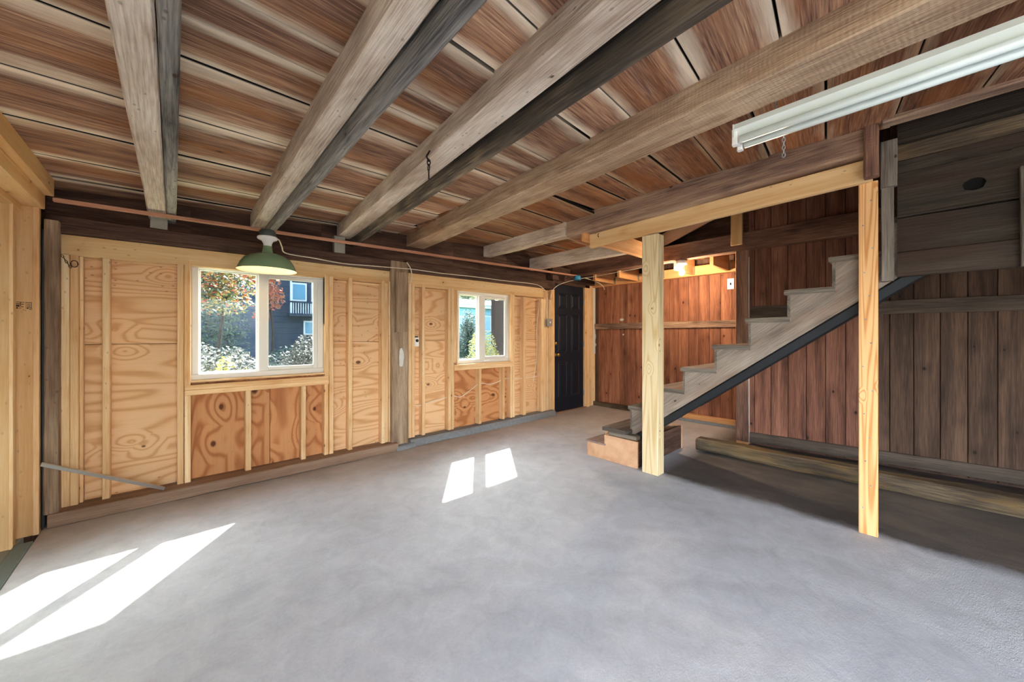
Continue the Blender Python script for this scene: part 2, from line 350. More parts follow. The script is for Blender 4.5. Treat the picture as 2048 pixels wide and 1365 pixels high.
def prism(name, pts, lo, hi, axis, mat, parent=None):
    """extrude an outline (list of 2-D points) along axis 'x': pts=(y,z); 'y': pts=(x,z); 'z': pts=(x,y)"""
    n = len(pts)
    def P(a, b, t): return {'x': (t, a, b), 'y': (a, t, b), 'z': (a, b, t)}[axis]
    V = [P(a, b, lo) for a, b in pts]+[P(a, b, hi) for a, b in pts]
    bm = bmesh.new(); vs_ = [bm.verts.new(v) for v in V]
    bm.faces.new(vs_[:n]); bm.faces.new(vs_[n:][::-1])
    for i in range(n): bm.faces.new((vs_[i], vs_[n+i], vs_[n+(i+1) % n], vs_[(i+1) % n]))
    bmesh.ops.recalc_face_normals(bm, faces=bm.faces)
    me = bpy.data.meshes.new(name); bm.to_mesh(me); bm.free(); me.materials.append(M[mat])
    return link(bpy.data.objects.new(name, me), parent)
def lathe(name, prof, mat, parent=None, loc=(0, 0, 0), seg=32, smooth=True):
    V = []; F = []
    for r, z in prof:
        for k in range(seg): a = 2*math.pi*k/seg; V.append((r*math.cos(a), r*math.sin(a), z))
    for i in range(len(prof)-1):
        for k in range(seg):
            a = i*seg+k; b = i*seg+(k+1) % seg; F.append((a, b, b+seg, a+seg))
    return mesh(name, V, F, mat, parent, Matrix.Translation(loc), smooth)
def smoothpts(pts, n=6):
    P = [Vector(p) for p in pts]; out = []
    for i in range(len(P)-1):
        a, b, c, d = P[max(i-1, 0)], P[i], P[i+1], P[min(i+2, len(P)-1)]
        for k in range(n):
            t = k/n
            out.append(.5*((2*b)+(c-a)*t+(2*a-5*b+4*c-d)*t*t+(-a+3*b-3*c+d)*t**3))
    out.append(P[-1]); return out
def tube_geo(pts, r, seg=6, V=None, F=None, closed=False):
    V = [] if V is None else V; F = [] if F is None else F; base = len(V); n = len(pts)
    for i, p in enumerate(pts):
        a = pts[(i-1) % n] if closed else pts[max(i-1, 0)]; b = pts[(i+1) % n] if closed else pts[min(i+1, n-1)]
        T = (b-a).normalized(); u = T.cross(Vector((0, 0, 1)) if abs(T.z) < .9 else Vector((1, 0, 0))).normalized(); v = T.cross(u)
        for k in range(seg): an = 2*math.pi*k/seg; V.append(p+r*(math.cos(an)*u+math.sin(an)*v))
    m = n if closed else n-1
    for i in range(m):
        for k in range(seg):
            a = base+i*seg+k; b = base+i*seg+(k+1) % seg; c = base+((i+1) % n)*seg+(k+1) % seg; d = base+((i+1) % n)*seg+k
            F.append((a, b, c, d))
    if not closed: F.append(tuple(base+k for k in range(seg))[::-1]); F.append(tuple(base+(n-1)*seg+k for k in range(seg)))
    return V, F
def tube(name, pts, r, mat, parent=None, n=6, seg=6):
    V, F = tube_geo(smoothpts(pts, n) if n else [Vector(p) for p in pts], r, seg)
    return mesh(name, V, F, mat, parent, None, True)
def chain(name, p0, p1, mat, parent=None, link_len=.022, r=.0022, wd=.006):
    p0, p1 = Vector(p0), Vector(p1); d = p1-p0; n = max(2, int(d.length/(link_len*.78))); D = d.normalized()
    u = D.cross(Vector((1, 0, 0)) if abs(D.x) < .8 else Vector((0, 1, 0))).normalized(); v = D.cross(u); V, F = [], []
    for i in range(n):
        c = p0+d*((i+.5)/n); s = u if i % 2 else v
        pts = []
        for k in range(10):
            a = 2*math.pi*k/10; pts.append(c+D*math.cos(a)*link_len/2+s*math.sin(a)*wd)
        tube_geo(pts, r, 5, V, F, True)
    return mesh(name, V, F, mat, parent, None, True)

# ================================================================== SETTING
zc = lambda X: 2.25+.06*X
# ---- floor
def grid_floor():
    V, F = [], []; x0, x1, y0, y1 = -.622, 6.2, -4.3, 4.1; nx, ny = 60, 70
    for j in range(ny+1):
        for i in range(nx+1):
            x = x0+(x1-x0)*i/nx; y = y0+(y1-y0)*j/ny
            V.append((x, y, .006*noise.noise(Vector((x*.8, y*.8, 3)))-.003))
    for j in range(ny):
        for i in range(nx): a = j*(nx+1)+i; F.append((a, a+1, a+nx+2, a+nx+1))
    return V, F
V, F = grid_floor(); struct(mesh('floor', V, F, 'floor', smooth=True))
struct(bx('trim_1', (-.70, -.630), (-4.2, 3.56), (-.12, -.006), 'y', 'threshold'))     # strip at the slab edge in the wide opening
struct(bx('driveway', (-16, -.70), (-16, 12), (-.22, -.02), 'y', 'apron')); struct(bx('yard', (-.70, 14), (-16, -4.3), (-.22, -.03), 'y', 'apron'))
t = NT('lawn'); g = t.n('NewGeometry'); n = t.noise(g.outputs['Position'], 3, 6, .7)
M['lawn'] = t.set(t.ramp(n.outputs['Fac'], [(.3, '#3d4a1d'), (.5, '#5c6326'), (.7, '#857a45')]), .95)
struct(bx('ground', (-14, 45), (4.0, 60), (-.4, -.12), 'x', 'lawn'))

# ---- ceiling boards
ceiling = empty('ceiling'); struct(ceiling)
def cboard(Xa, Xb, Ya, Yb, slope, xr, za, zb, mat, seed, th=.028):
    """one ceiling board: seams Ya..Yb measured at X=xr, running along X with a slight skew"""
    rn = random.Random(seed); gap = rn.uniform(.004, .009); dz = rn.uniform(-.006, .006)
    L = Xb-Xa; w_ = (Yb-Ya)*math.cos(math.atan(slope))-gap; sl = (zb-za)/L
    X = Vector((1, slope, sl)).normalized(); Y = Vector((-slope, 1, 0)).normalized(); Z = X.cross(Y)
    R = Matrix((X, Y, Z)).transposed().to_4x4()
    xm = (Xa+Xb)/2; c = Vector((xm, (Ya+Yb)/2+slope*(xm-xr), (za+zb)/2+th/2+dz))
    V, F = boxmesh(L*1.005, w_, th, .004, 6, .0025, seed)
    return mesh('ceiling_board', V, F, mat, ceiling, Matrix.Translation(c) @ R)
A0 = [-4.5, -4.0, -3.6, -3.15, -2.75, -2.3, -1.9, -1.45, -1.05, -.6, -.2, .15, .45, .80, 1.06, 1.40, 1.585, 1.83, 2.335, 2.84, 3.32, 3.71, 4.05]
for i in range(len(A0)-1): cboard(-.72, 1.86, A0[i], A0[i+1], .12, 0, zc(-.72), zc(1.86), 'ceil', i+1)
B0 = [-4.5, -4.1, -3.7, -3.3, -2.9, -2.5, -2.2, -1.8, -1.4, -1.0, -.6, -.3, 0, .3, .6, .9, 1.19, 1.54, 1.71, 2.05, 2.44, 2.83, 3.2, 3.55, 3.95]
for i in range(len(B0)-1):
    far = 3.15 if B0[i+1] < 2.35 else 4.85
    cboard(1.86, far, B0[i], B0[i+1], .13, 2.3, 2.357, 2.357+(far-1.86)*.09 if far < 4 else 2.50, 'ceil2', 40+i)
for i, y in enumerate((1.2, 1.62, 2.05, 2.5, 2.95, 3.4)):
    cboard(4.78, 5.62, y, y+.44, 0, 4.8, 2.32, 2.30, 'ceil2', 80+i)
bx('seam_shade_sheet', (-.72, 3.12), (-4.3, 3.92), (2.49, 2.50), 'x', 'hole', ceiling, ch=.001)  # black sheet added above the boards so the seams look shaded
# upper floor: closes the building above the ceiling and gives the stairwell its walls
up = struct(bx('upper_floor_deck', (-.95, 3.17), (-4.3, 4.05), (2.52, 2.58), 'x', 'plate'))
struct(bx('upper_floor_landing', (3.17, 6.0), (2.3, 4.05), (2.56, 2.62), 'x', 'plate'))
struct(bx('upper_roof', (-1.1, 6.2), (-4.5, 4.3), (4.7, 4.8), 'x', 'plate'))
struct(bx('upper_wall_left', (-1.05, 6.1), (4.0, 4.1), (2.5, 4.75), 'x', 'plate'))
struct(bx('upper_wall_front', (-1.05, -.95), (-4.3, 4.05), (2.5, 4.75), 'y', 'plate'))
struct(bx('upper_wall_behind', (-1.05, 6.1), (-4.35, -4.25), (2.5, 4.75), 'x', 'plate'))
struct(bx('upper_wall_right', (5.9, 6.0), (-4.3, 4.1), (2.3, 4.75), 'y', 'plate'))

# ---- wall_left : framed window wall (plane y = 3.8 .. 3.95)
wl = empty('wall_left', (0, 3.95, 0)); struct(wl)
W1 = (.09, 1.05, .868, 1.805); W2 = (2.565, 3.455, .868, 1.79); DR = (4.37, 5.17, 0, 2.045)
def sheath(x0, x1, z0, z1): bx('sheathing', (x0, x1), (3.915, 3.975), (z0, z1), 'x', 'plate', wl, ch=.001)
sheath(-1.05, W1[0], -.1, 2.56); sheath(W1[1], W2[0], -.1, 2.56); sheath(W2[1], DR[0], -.1, 2.56); sheath(DR[1], 6.0, -.1, 2.56)
for wn in (W1, W2): sheath(wn[0], wn[1], -.1, wn[2]); sheath(wn[0], wn[1], wn[3], 2.56)
sheath(DR[0], DR[1], DR[3], 2.56)
def ply(x0, x1, z0, z1, m='ply', ax='x'): bx('plywood_sheet', (x0+.0015, x1-.0015), (3.885, 3.912), (z0+.0015, z1-.0015), ax, m, wl, ch=.002)
zs = 1.16
for a, b in ((-.60, W1[0]), (W1[1], 1.72), (1.88, W2[0]), (W2[1], 4.33)):
    ply(a, b, .06, zs); ply(a, b, zs, 1.93)
ply(W1[0], .62, .06, W1[2], 'plyred', 'z'); ply(.62, W1[1], .06, W1[2], 'plyred', 'z')
ply(W2[0], W2[1], .06, W2[2], 'plyred')
ply(-.60, W1[0]+.0, 1.93, 2.0); 
F_ = 3.80
def stud(x1, z0=.085, z1=1.765, wd=.038, y0=F_, y1=3.885, name='stud', m='stud'): return bx(name, (x1-wd, x1), (y0, y1), (z0, z1), 'z', m, wl, ch=.004)
for x in (-.523, -.484, -.339): stud(x, z1=1.758)
stud(-.484+.018, z1=1.758, wd=.018, y0=3.83)
stud(.046, z1=1.768); stud(.088, .085, .757, .038); stud(.086, .836, 1.768, .038)   # king and jack studs of window 1
for x in (.473, .889): stud(x, .085, .757, .04, name='cripple_stud')
stud(1.083, .085, .757); stud(1.127, z1=1.79); stud(1.088, .836, 1.79)
stud(1.305, z1=1.795); stud(1.64, z1=1.80); stud(1.68, z1=1.80, y0=3.815); stud(1.716, z1=1.80, wd=.034)
stud(1.943, z1=1.80); stud(1.985, z1=1.80); stud(2.114, z1=1.80)
stud(2.46, z1=1.79); stud(2.502, z1=1.79); stud(2.56, .89, 1.79, .056, y0=3.83)
for x in (2.922, 3.325): stud(x, .085, .795, .04, name='cripple_stud')
stud(3.463, .085, .795); stud(3.511, z1=1.79); stud(3.472, .86, 1.79)
stud(3.726, z1=1.775, wd=.045)
for x in (4.09, 4.15, 4.21, 4.275): stud(x, z1=1.77, wd=.055, y0=3.79 if x < 4.1 else 3.80)
stud(4.345, 0.03, 2.02, .045, y0=3.83)
bx('window_sill_plate', (.05, 1.084), (3.795, 3.885), (.757, .798), 'x', 'stud', wl); bx('window_sill_plate', (.05, 1.084), (3.80, 3.885), (.798, .836), 'x', 'stud', wl)
bx('window_sill_plate', (2.505, 3.47), (3.795, 3.885), (.795, .865), 'x', 'stud', wl)
for a, b, za, zb in ((-.56, 1.70, 1.765, 1.9), (1.88, 4.10, 1.78, 1.925)):
    bar('header_board', (a, 3.835, (za+zb)/2-.006), (b, 3.835, (za+zb)/2+.012), .045, zb-za, 'header', wl)
for a, b in ((-.56, .05), (1.13, 1.60), (1.99, 2.42), (3.52, 4.1)): bx('ledger_strip', (a, b), (3.862, 3.885), (1.748, 1.772), 'x', 'stud', wl)
bx('sill_timber', (-.600, 1.74), (3.70, 3.93), (0, .083), 'x', 'sillwood', wl, ch=.006, seg=12, jit=.004)
bx('sill_footing', (1.90, 4.30), (3.735, 3.93), (-.02, .078), 'x', 'conc', wl, ch=.02, seg=16, jit=.008)
bx('corner_block', (-.618, -.558), (3.72, 3.80), (.083, 1.96), 'z', 'oldpost', wl, ch=.006, seg=10, jit=.004)
# joist rim above the plate
bx('rim_board', (-.6, 4.7), (3.925, 3.945), (1.9, 2.56), 'x', 'plate', wl)
# ---- wall_front : the wide opening with its jamb and stepped header (x < -0.57); unseen rear stretch left open for light
wf = empty('wall_front', (-.8, 0, 0)); struct(wf)
bx('jamb_board', (-.80, -.632), (3.70, 3.745), (-.02, 2.02), 'z', 'jamb', wf)
bx('jamb_board', (-1.05, -.70), (3.545, 3.59), (-.02, 2.0), 'z', 'jamb', wf)
bx('jamb_board', (-1.05, -.72), (3.59, 3.70), (-.02, 2.05), 'z', 'jamb', wf)
bx('jamb_edge', (-.655, -.632), (3.694, 3.70), (-.02, 2.02), 'z', 'stud', wf, ch=.001); bx('jamb_edge', (-.714, -.70), (3.539, 3.545), (-.02, 2.0), 'z', 'stud', wf, ch=.001)
st_ = bx('grade_stamp', (-.7195, -.690), (3.6990, 3.7002), (1.424, 1.427), 'x', 'ink', wf, ch=.0001)
for x0_, x1_, z0_, z1_ in ((-.7195, -.704, 1.412, 1.417), (-.7195, -.706, 1.398, 1.408), (-.7035, -.701, 1.398, 1.424), (-.700, -.690, 1.411, 1.415), (-.700, -.691, 1.396, 1.400), (-.719, -.712, 1.386, 1.394), (-.709, -.700, 1.388, 1.391),
        (-.683, -.6815, 1.386, 1.426), (-.683, -.660, 1.424, 1.427), (-.6615, -.660, 1.382, 1.426), (-.678, -.664, 1.414, 1.417), (-.678, -.664, 1.405, 1.408), (-.678, -.664, 1.397, 1.400), (-.679, -.673, 1.386, 1.394), (-.671, -.660, 1.382, 1.385), (-.671, -.662, 1.390, 1.393),
        (-.686, -.683, 1.374, 1.378), (-.694, -.689, 1.378, 1.381)): bx('stamp_mark', (x0_, x1_), (3.6990, 3.7002), (z0_, z1_), 'x', 'ink', st_, ch=.0001)
bx('jamb_backing', (-1.05, -.64), (3.745, 3.95), (-.1, 2.5), 'z', 'plate', wf)
bx('opening_header', (-.612, -.572), (-4.2, 3.70), (2.105, 2.215), 'y', 'jamb', wf)
bx('opening_header', (-.70, -.612), (-4.2, 3.72), (2.02, 2.215), 'y', 'jamb', wf)
bx('opening_header', (-.745, -.70), (-4.2, 3.72), (1.985, 2.2), 'y', 'jamb', wf)
bx('opening_header', (-1.0, -.745), (-4.2, 3.74), (2.0, 2.2), 'y', 'jamb', wf)
bx('wall_panel', (-1.0, -.70), (-4.3, 3.95), (2.2, 2.6), 'y', 'plate', wf)
bx('wall_panel', (-1.0, -.70), (-4.3, -4.0), (-.1, 2.2), 'z', 'plate', wf)
bx('wall_panel', (-1.0, -.72), (.25, .75), (-.1, 2.2), 'z', 'jamb', wf)
for k in range(4): bx('light_stop_panel', (-.93, -.89), (.75, 3.6), (.01+.5*k, .505+.5*k), 'y', 'vinyl', wf)  # unseen closed door added to cut the light on the floor at left
bx('black_corner_angle', (-.632, -.615), (3.745, 3.765), (0, 1.9), 'z', 'blackmetal', wf)
# ---- wall_back : red planks (x = 5.5)
wb = empty('wall_back', (5.5, 2.6, 0)); struct(wb)
seams = [3.949, 3.792, 3.661, 3.514, 3.371, 3.233, 3.083, 2.94, 2.80, 2.66, 2.526, 2.389, 2.245, 2.107, 1.965, 1.822, 1.681, 1.53, 1.38, 1.2]
for i in range(len(seams)-1):
    bx('plank', (5.50, 5.525), (seams[i+1]+.002, seams[i]-.002), (.07, 2.10), 'z', 'dark' if i == 0 else 'red', wb, ch=.003, seed=i)
bx('wall_backing', (5.53, 5.60), (1.1, 4.0), (-.1, 2.56), 'z', 'plate', wb)
bx('rail', (5.475, 5.50), (1.2, 3.95), (1.335, 1.43), 'y', 'beam', wb)
bx('base_sill', (5.44, 5.53), (2.3, 3.95), (0, .065), 'y', 'rot', wb, seg=14, jit=.008)
bx('base_sill', (5.42, 5.53), (1.2, 2.3), (.035, .1), 'y', 'orange', wb, seg=2)
bx('footing', (5.40, 5.53), (1.2, 2.35), (-.02, .035), 'y', 'conc', wb, seg=10, jit=.006)
bx('top_plate', (5.41, 5.50), (1.2, 3.93), (2.065, 2.20), 'y', 'orange', wb)
bx('end_board', (5.3, 5.5), (3.86, 3.912), (-.02, 2.1), 'z', 'stud', wb)
bx('white_strip', (5.44, 5.50), (3.855, 3.862), (.9, 2.06), 'z', 'vinyl', wb)
# ---- wall_right : dark plank partition, slightly skewed
wr = empty('wall_right', (4.8, 0, 0)); struct(wr)
xr = lambda y: 4.75+.12*(1.3-y)
sd = [1.29, 1.23, 1.082, .934, .784, .634, .485, .335, .184, .034, -.123, -.275, -.43, -.585, -.74, -.9, -1.05, -1.2, -1.36, -1.52, -1.68, -1.84, -2.0, -2.2, -2.4, -2.6, -2.75, -3.0, -3.25, -3.5, -3.75, -4.0, -4.3]
for i in range(len(sd)-1):
    a, b = sd[i]-.002, sd[i+1]+.002; m_ = (a+b)/2
    L = a-b
    for z0, z1, mt in ((.02, 2.18, 'dark'), (2.184, 4.6, 'dark')) if b < .2 else ((.02, 4.6, 'partition'),):  # same planks in two tones; the darker one paints in shade
        V, F = boxmesh(z1-z0, L*1.006, .025, .003, 1, 0, i)
        R = Matrix.Rotation(math.atan(.12), 4, 'Z')
        mesh('plank', V, F, mt, wr, Matrix.Translation((xr(m_)+.0125, m_, (z0+z1)/2)) @ R @ AX['z'].to_4x4())
bar('wall_backing', (xr(1.3)+.08, 1.3, 2.3), (xr(-4.3)+.08, -4.3, 2.3), .05, 4.8, 'plate', wr)
bar('rail', (xr(1.26)-.014, 1.26, 1.483), (xr(-4.2)-.014, -4.2, 1.483), .028, .125, 'railwood', wr)
bar('base_board', (xr(1.27)-.014, 1.27, .088), (xr(-4.2)-.014, -4.2, .11), .028, .112, 'railwood', wr)
bx('white_strip', (4.735, 4.748), (1.275, 1.29), (.02, 2.1), 'z', 'vinyl', wr)
bx('side_return', (4.80, 5.5), (1.20, 1.26), (-.05, 2.6), 'z', 'plate', wr)
# ---- wall_behind, never in view; gap between the panels added to let light in
wh = empty('wall_behind', (2, -4.3, 0)); struct(wh)
for a_, b_, c_, d_ in ((-1.0, -.4, -.1, 2.6), (1.9, 5.6, -.1, 2.6), (-.4, 1.9, 2.15, 2.6)): bx('wall_panel', (a_, b_), (-4.35, -4.25), (c_, d_), 'x', 'dark', wh)

# ---- windows
def window(name, W, xa, xb):
    """xa..xb: meeting stiles between the fixed pane and the sliding sash"""
    x0, x1, z0, z1 = W; yf = 3.845; fw = .048
    r = empty(name, ((x0+x1)/2, 3.9, z0)); struct(r)
    bx('frame_rail', (x0, x1), (yf, 3.915), (z1-fw, z1), 'x', 'vinyl', r, ch=.006); bx('frame_rail', (x0, x1), (yf, 3.915), (z0, z0+fw), 'x', 'vinyl', r, ch=.006)
    bx('frame_stile', (x0, x0+fw), (yf, 3.915), (z0+fw, z1-fw), 'z', 'vinyl', r, ch=.006); bx('frame_stile', (x1-fw, x1), (yf, 3.915), (z0+fw, z1-fw), 'z', 'vinyl', r, ch=.006)
    def sash(a, b, y, sl, sr, sv, nm):
        g = bx(nm, (a, a+sl), (y, y+.026), (z0+fw, z1-fw), 'z', 'vinyl', r, ch=.004)
        bx('sash_stile', (b-sr, b), (y, y+.026), (z0+fw, z1-fw), 'z', 'vinyl', g, ch=.004)
        for za, zb in ((z1-fw-sv, z1-fw), (z0+fw, z0+fw+sv)): bx('sash_rail', (a+sl, b-sr), (y, y+.026), (za, zb), 'x', 'vinyl', g, ch=.004)
        bx('pane', (a+sl-.004, b-sr+.004), (y+.011, y+.015), (z0+fw+sv-.004, z1-fw-sv+.004), 'x', 'glass', g, ch=.0005)
        return g
    xm = xa+.034
    sash(x0+fw, xm, 3.884, .012, .034, .01, 'fixed_sash')
    g = sash(xm-.02, x1-fw, 3.852, xb-xm+.02, .04, .033, 'sliding_sash')
    bx('latch', (xm-.032, xm-.021), (3.868, 3.884), (z0+.40, z0+.48), 'z', 'white', g, ch=.003)
    bx('insect_screen', (xm+.01, x1-fw), (3.912, 3.913), (z0+fw, z1-fw), 'x', 'screen', r, ch=.0002)
    for a, b, c, d, ax in ((x0-.012, x1+.012, z1, z1+.012, 'x'), (x0-.012, x1+.012, z0-.014, z0, 'x'), (x0-.012, x0, z0, z1, 'z'), (x1, x1+.012, z0, z1, 'z')):
        bx('casing_bead', (a, b), (3.812, 3.9), (c, d), ax, 'stud', r, ch=.001)
    return r
w1 = window('window_1', W1, .518, .605); w2 = window('window_2', W2, 2.908, 3.024)
bx('crank_handle', (2.98, 3.08), (3.83, 3.846), (.885, .90), 'x', 'white', w2, ch=.004)
# ---- door
dr = empty('door_1', (4.77, 3.9, 0)); struct(dr)
leafo = bx('door_leaf', (4.385, 5.16), (3.862, 3.90), (.012, 2.035), 'z', 'door', dr, ch=.003)
def ring(x0, x1, z0, z1, y, s=.018, dpt=.007):
    o = []
    V = []; F = []
    pr = [(0, 0), (s*.5, dpt), (s, 0), (s*1.3, -.002)]
    for off, h in pr:
        V += [(x0+off, y-h, z0+off), (x1-off, y-h, z0+off), (x1-off, y-h, z1-off), (x0+off, y-h, z1-off)]
    for i in range(len(pr)-1):
        for k in range(4): a = i*4+k; b = i*4+(k+1) % 4; F.append((a, b, b+4, a+4))
    s2 = .045
    q = len(V); V += [(x0+s2, y-.006, z0+s2), (x1-s2, y-.006, z0+s2), (x1-s2, y-.006, z1-s2), (x0+s2, y-.006, z1-s2)]
    for k in range(4): F.append((q-4+k, q-4+(k+1) % 4, q+(k+1) % 4, q+k))
    F.append((q, q+1, q+2, q+3))
    mesh('door_panel', V, F, 'door', leafo)
for a, b in ((4.50, 4.72), (4.825, 5.045)):
    ring(a, b, 1.66, 1.90, 3.862); ring(a, b, .96, 1.56, 3.862); ring(a, b, .24, .80, 3.862)
kn = lathe('door_knob', [(.0, 0), (.028, 0), (.028, .006), (.011, .012), (.011, .035), (.026, .045), (.03, .058), (.022, .07), (0, .073)], 'brass', leafo)
kn.matrix_basis = Matrix.Translation((4.445, 3.862, .92)) @ Matrix.Rotation(math.pi/2, 4, 'X')
kb = lathe('deadbolt', [(.0, 0), (.026, 0), (.026, .01), (.018, .016), (0, .016)], 'brass', leafo)
kb.matrix_basis = Matrix.Translation((4.445, 3.862, 1.10)) @ Matrix.Rotation(math.pi/2, 4, 'X')
for z in (.25, 1.08, 1.80): bx('hinge', (5.155, 5.168), (3.848, 3.866), (z-.045, z+.045), 'z', 'steel', dr, ch=.002)
bx('door_jamb', (5.165, 5.30), (3.83, 3.91), (-.01, 2.07), 'z', 'stud', dr); bx('door_jamb', (4.345, 4.383), (3.83, 3.91), (-.01, 2.07), 'z', 'stud', dr)
bx('head_jamb', (4.345, 5.3), (3.83, 3.91), (2.038, 2.09), 'x', 'plate', dr)
bx('door_threshold', (4.36, 5.2), (3.82, 3.96), (-.01, .012), 'x', 'sillwood', dr)
bx('door_header', (4.30, 5.4), (3.80, 3.92), (2.09, 2.30), 'x', 'plate', dr)

# ================================================================== TIMBERS
def timber(name, p0, p1, wd, ht, mat, label, cat='beam', group=None, jit=.004, seed=1, seg=24, ch=.008):
    o = bar(name, p0, p1, wd, ht, mat, None, ch, seg, jit, seed); tag(o, label, cat, group); return o
def joist(xn, yn, xf, yf, x_w, zb, ht, mat, label, seed, grp='old ceiling joists', y0=-4.2, y1=3.9, jit=.004):
    k = (xf-xn)/(yf-yn); fx = lambda y: xn+k*(y-yn)
    zm = zb+ht/2
    return timber('ceiling_joist', (fx(y0)+x_w/2, y0, zm), (fx(y1)+x_w/2, y1, zm), x_w, ht, mat, label, 'joist', grp, jit, seed, 30)
joist(-.139, 1.43, -.150, 3.9, .097, 2.10, .18, 'joist', 'wide pale joist nearest the wide opening, beside a grey board', 11)
joist(-.040, 1.43, -.048, 3.9, .052, 2.09, .19, 'joistgrey', 'narrow blue-grey weathered joist against the pale joist at far left', 12)
joist(.449, 1.04, .477, 3.76, .097, 2.15, .17, 'joist', 'pale joist above the green lamp, in front of a grey sawn joist', 13)
joist(.552, .79, .572, 3.58, .050, 2.09, .22, 'joistgrey', 'narrow grey sawn joist hanging lower beside the pale joist above the lamp', 14)
joist(.932, .61, 1.18, 3.78, .133, 2.20, .16, 'joist', 'pale joist carrying an iron hook and chain', 15)
joist(1.078, .363, 1.289, 3.62, .052, 2.13, .23, 'joistdark', 'black-stained narrow joist behind the joist with the iron hook', 16)
joist(1.711, .457, 1.949, 4.1, .215, 2.23, .20, 'joistsaw', 'broad sawn beam next to the hanging tube light', 17, jit=.007)
timber('support_beam', (3.11, 2.50, 2.36), (3.11, .21, 2.415), .12, .205, 'beam', 'old brown beam lying on the new yellow header between the posts', jit=.006, seed=18)
timber('support_beam', (3.09, 3.9, 2.36), (3.09, 2.5, 2.36), .12, .17, 'joist', 'short whitened beam meeting the old brown beam near the door', jit=.006, seed=19)
timber('header_beam', (3.12, 2.24, 2.176), (3.12, .19, 2.224), .042, .135, 'header', 'new yellow lumber header resting on the two posts', jit=0, seed=20, seg=1, ch=.003)
timber('ceiling_joist', (3.94, 2.33, 2.28), (3.94, 3.9, 2.28), .09, .18, 'joist', 'grey-brown joist between the trimmer and the plate near the door', 'joist', 'old ceiling joists', seed=21)
timber('ceiling_beam', (4.79, .15, 2.285), (4.79, 3.9, 2.285), .12, .21, 'redbeam', 'dark red-brown beam that carries the bare bulb', jit=.007, seed=22)
timber('trimmer', (3.06, 2.29, 2.275), (4.73, 2.29, 2.275), .045, .19, 'orange', 'orange-brown trimmer board crossing behind the pale post', jit=.002, seed=23)
timber('ceiling_beam', (3.03, .14, 2.50), (3.05, -4.2, 2.50), .09, .13, 'beam', 'brown beam above the boarded stair enclosure at upper right', jit=.006, seed=24)
timber('wall_plate', (-.60, 3.86, 1.953), (1.72, 3.86, 1.972), .15, .115, 'plate', 'dark wall plate above the large window header', 'beam', 'dark wall plates', jit=.005, seed=25)
timber('wall_plate', (1.88, 3.86, 1.985), (4.34, 3.86, 2.0), .15, .13, 'plate', 'dark wall plate above the small window header', 'beam', 'dark wall plates', jit=.005, seed=26)
timber('batten', (-.56, 3.60, 2.062), (4.62, 3.60, 2.155), .035, .022, 'strip', 'long pinkish batten running under the joist ends along the window wall', 'batten', jit=.001, seed=27, ch=.002)
# short new joists over the bare bulb
for i, y in enumerate((3.416, 2.992, 2.587, 2.145, 1.704)):
    nm_ = ('first', 'second', 'third', 'fourth', 'fifth')[i]
    o = bx('short_joist', (4.84, 5.41), (y-.02, y+.02), (2.08, 2.29), 'x', 'orange'); tag(o, nm_+' short orange joist counted from the black door, over the red plank wall', 'joist', 'short new joists by the bare bulb')
    bx('joist_hanger', (5.36, 5.408), (y-.024, y-.0205), (2.085, 2.18), 'z', 'steel', o, ch=.0005)
# blocks under joist ends
for x0, x1, lab in ((-.14, -.045, 'white block under the end of the pale far-left joist'), (1.135, 1.235, 'small white block on the plate beside the green lamp cable')):
    tag(bx('joist_block', (x0, x1), (3.80, 3.87), (2.012, 2.10 if x0 < 0 else 2.19), 'z', 'blockpaint'), lab, 'block')
# posts
pp = timber('post', (1.79, 3.85, .052), (1.79, 3.85, 2.02), .18, .19, 'oldpost', 'old grey-brown timber post between the two windows', 'post', jit=.006, seed=31)
bx('scab_board', (1.725, 1.855), (3.715, 3.755), (1.26, 1.90), 'z', 'oldpost', pp, seg=8, jit=.006, ch=.012)
V = [(0, 0, 0)]; 
for k in range(18): a = 2*math.pi*k/18; rr = .8+.35*noise.noise(Vector((math.cos(a)*2, math.sin(a)*2, 5))); V.append((.035*rr*math.cos(a), 0, .13*rr*math.sin(a)))
V2 = V+[(x, .003, z) for x, y, z in V]; n_ = len(V)
mesh('paint_patch', V2, [(0, k, k % 18+1) for k in range(1, 19)]+[(k, k % 18+1, n_+k % 18+1, n_+k) for k in range(1, 19)], 'mortar', pp, Matrix.Translation((1.80, 3.749, .98)))
tag(bar('footing_stone', (1.72, 3.74, .02), (1.93, 3.74, .03), .09, .05, 'conc', None, .012, 8, .008, 3), 'rough stone under the old timber post', 'stone')
timber('post', (3.155, 1.60, 0), (3.155, 1.60, 2.11), .15, .115, 'treated', 'pale treated post standing in front of the stair', 'post', jit=0, seed=32, seg=1, ch=.006)
timber('post', (3.157, .21, 0), (3.157, .21, 2.16), .086, .04, 'fir', 'orange fir post with nail heads in front of the dark wall', 'post', jit=0, seed=33, seg=1, ch=.004)
fp = [o for o in COL.objects if o.name.startswith('post')][-1]
for k in range(14):
    nb = lathe('nail_head', [(.0045, 0), (.004, .0015), (0, .002)], 'steel', fp, (0, 0, 0), 8)
    nb.matrix_basis = Matrix.Translation((3.137, .233-.03*(k % 2)-.006*((k*7) % 3), .16+.145*k)) @ Matrix.Rotation(-math.pi/2, 4, 'Y')
timber('post', (4.785, 1.345, .03), (4.785, 1.345, 2.18), .13, .12, 'redbeam', 'rough dark brown post where the red planks meet the dark wall', 'post', jit=.005, seed=34)
tag(bx('post_pad', (4.73, 4.84), (1.28, 1.40), (0, .03), 'x', 'orange'), 'small orange wood pad under the rough dark post', 'block')
timber('hanger_post', (3.04, .19, 2.155), (3.04, .19, 2.56), .062, .062, 'redbeam', 'glossy red-brown upright at the end of the old beam', 'post', jit=.004, seed=35)
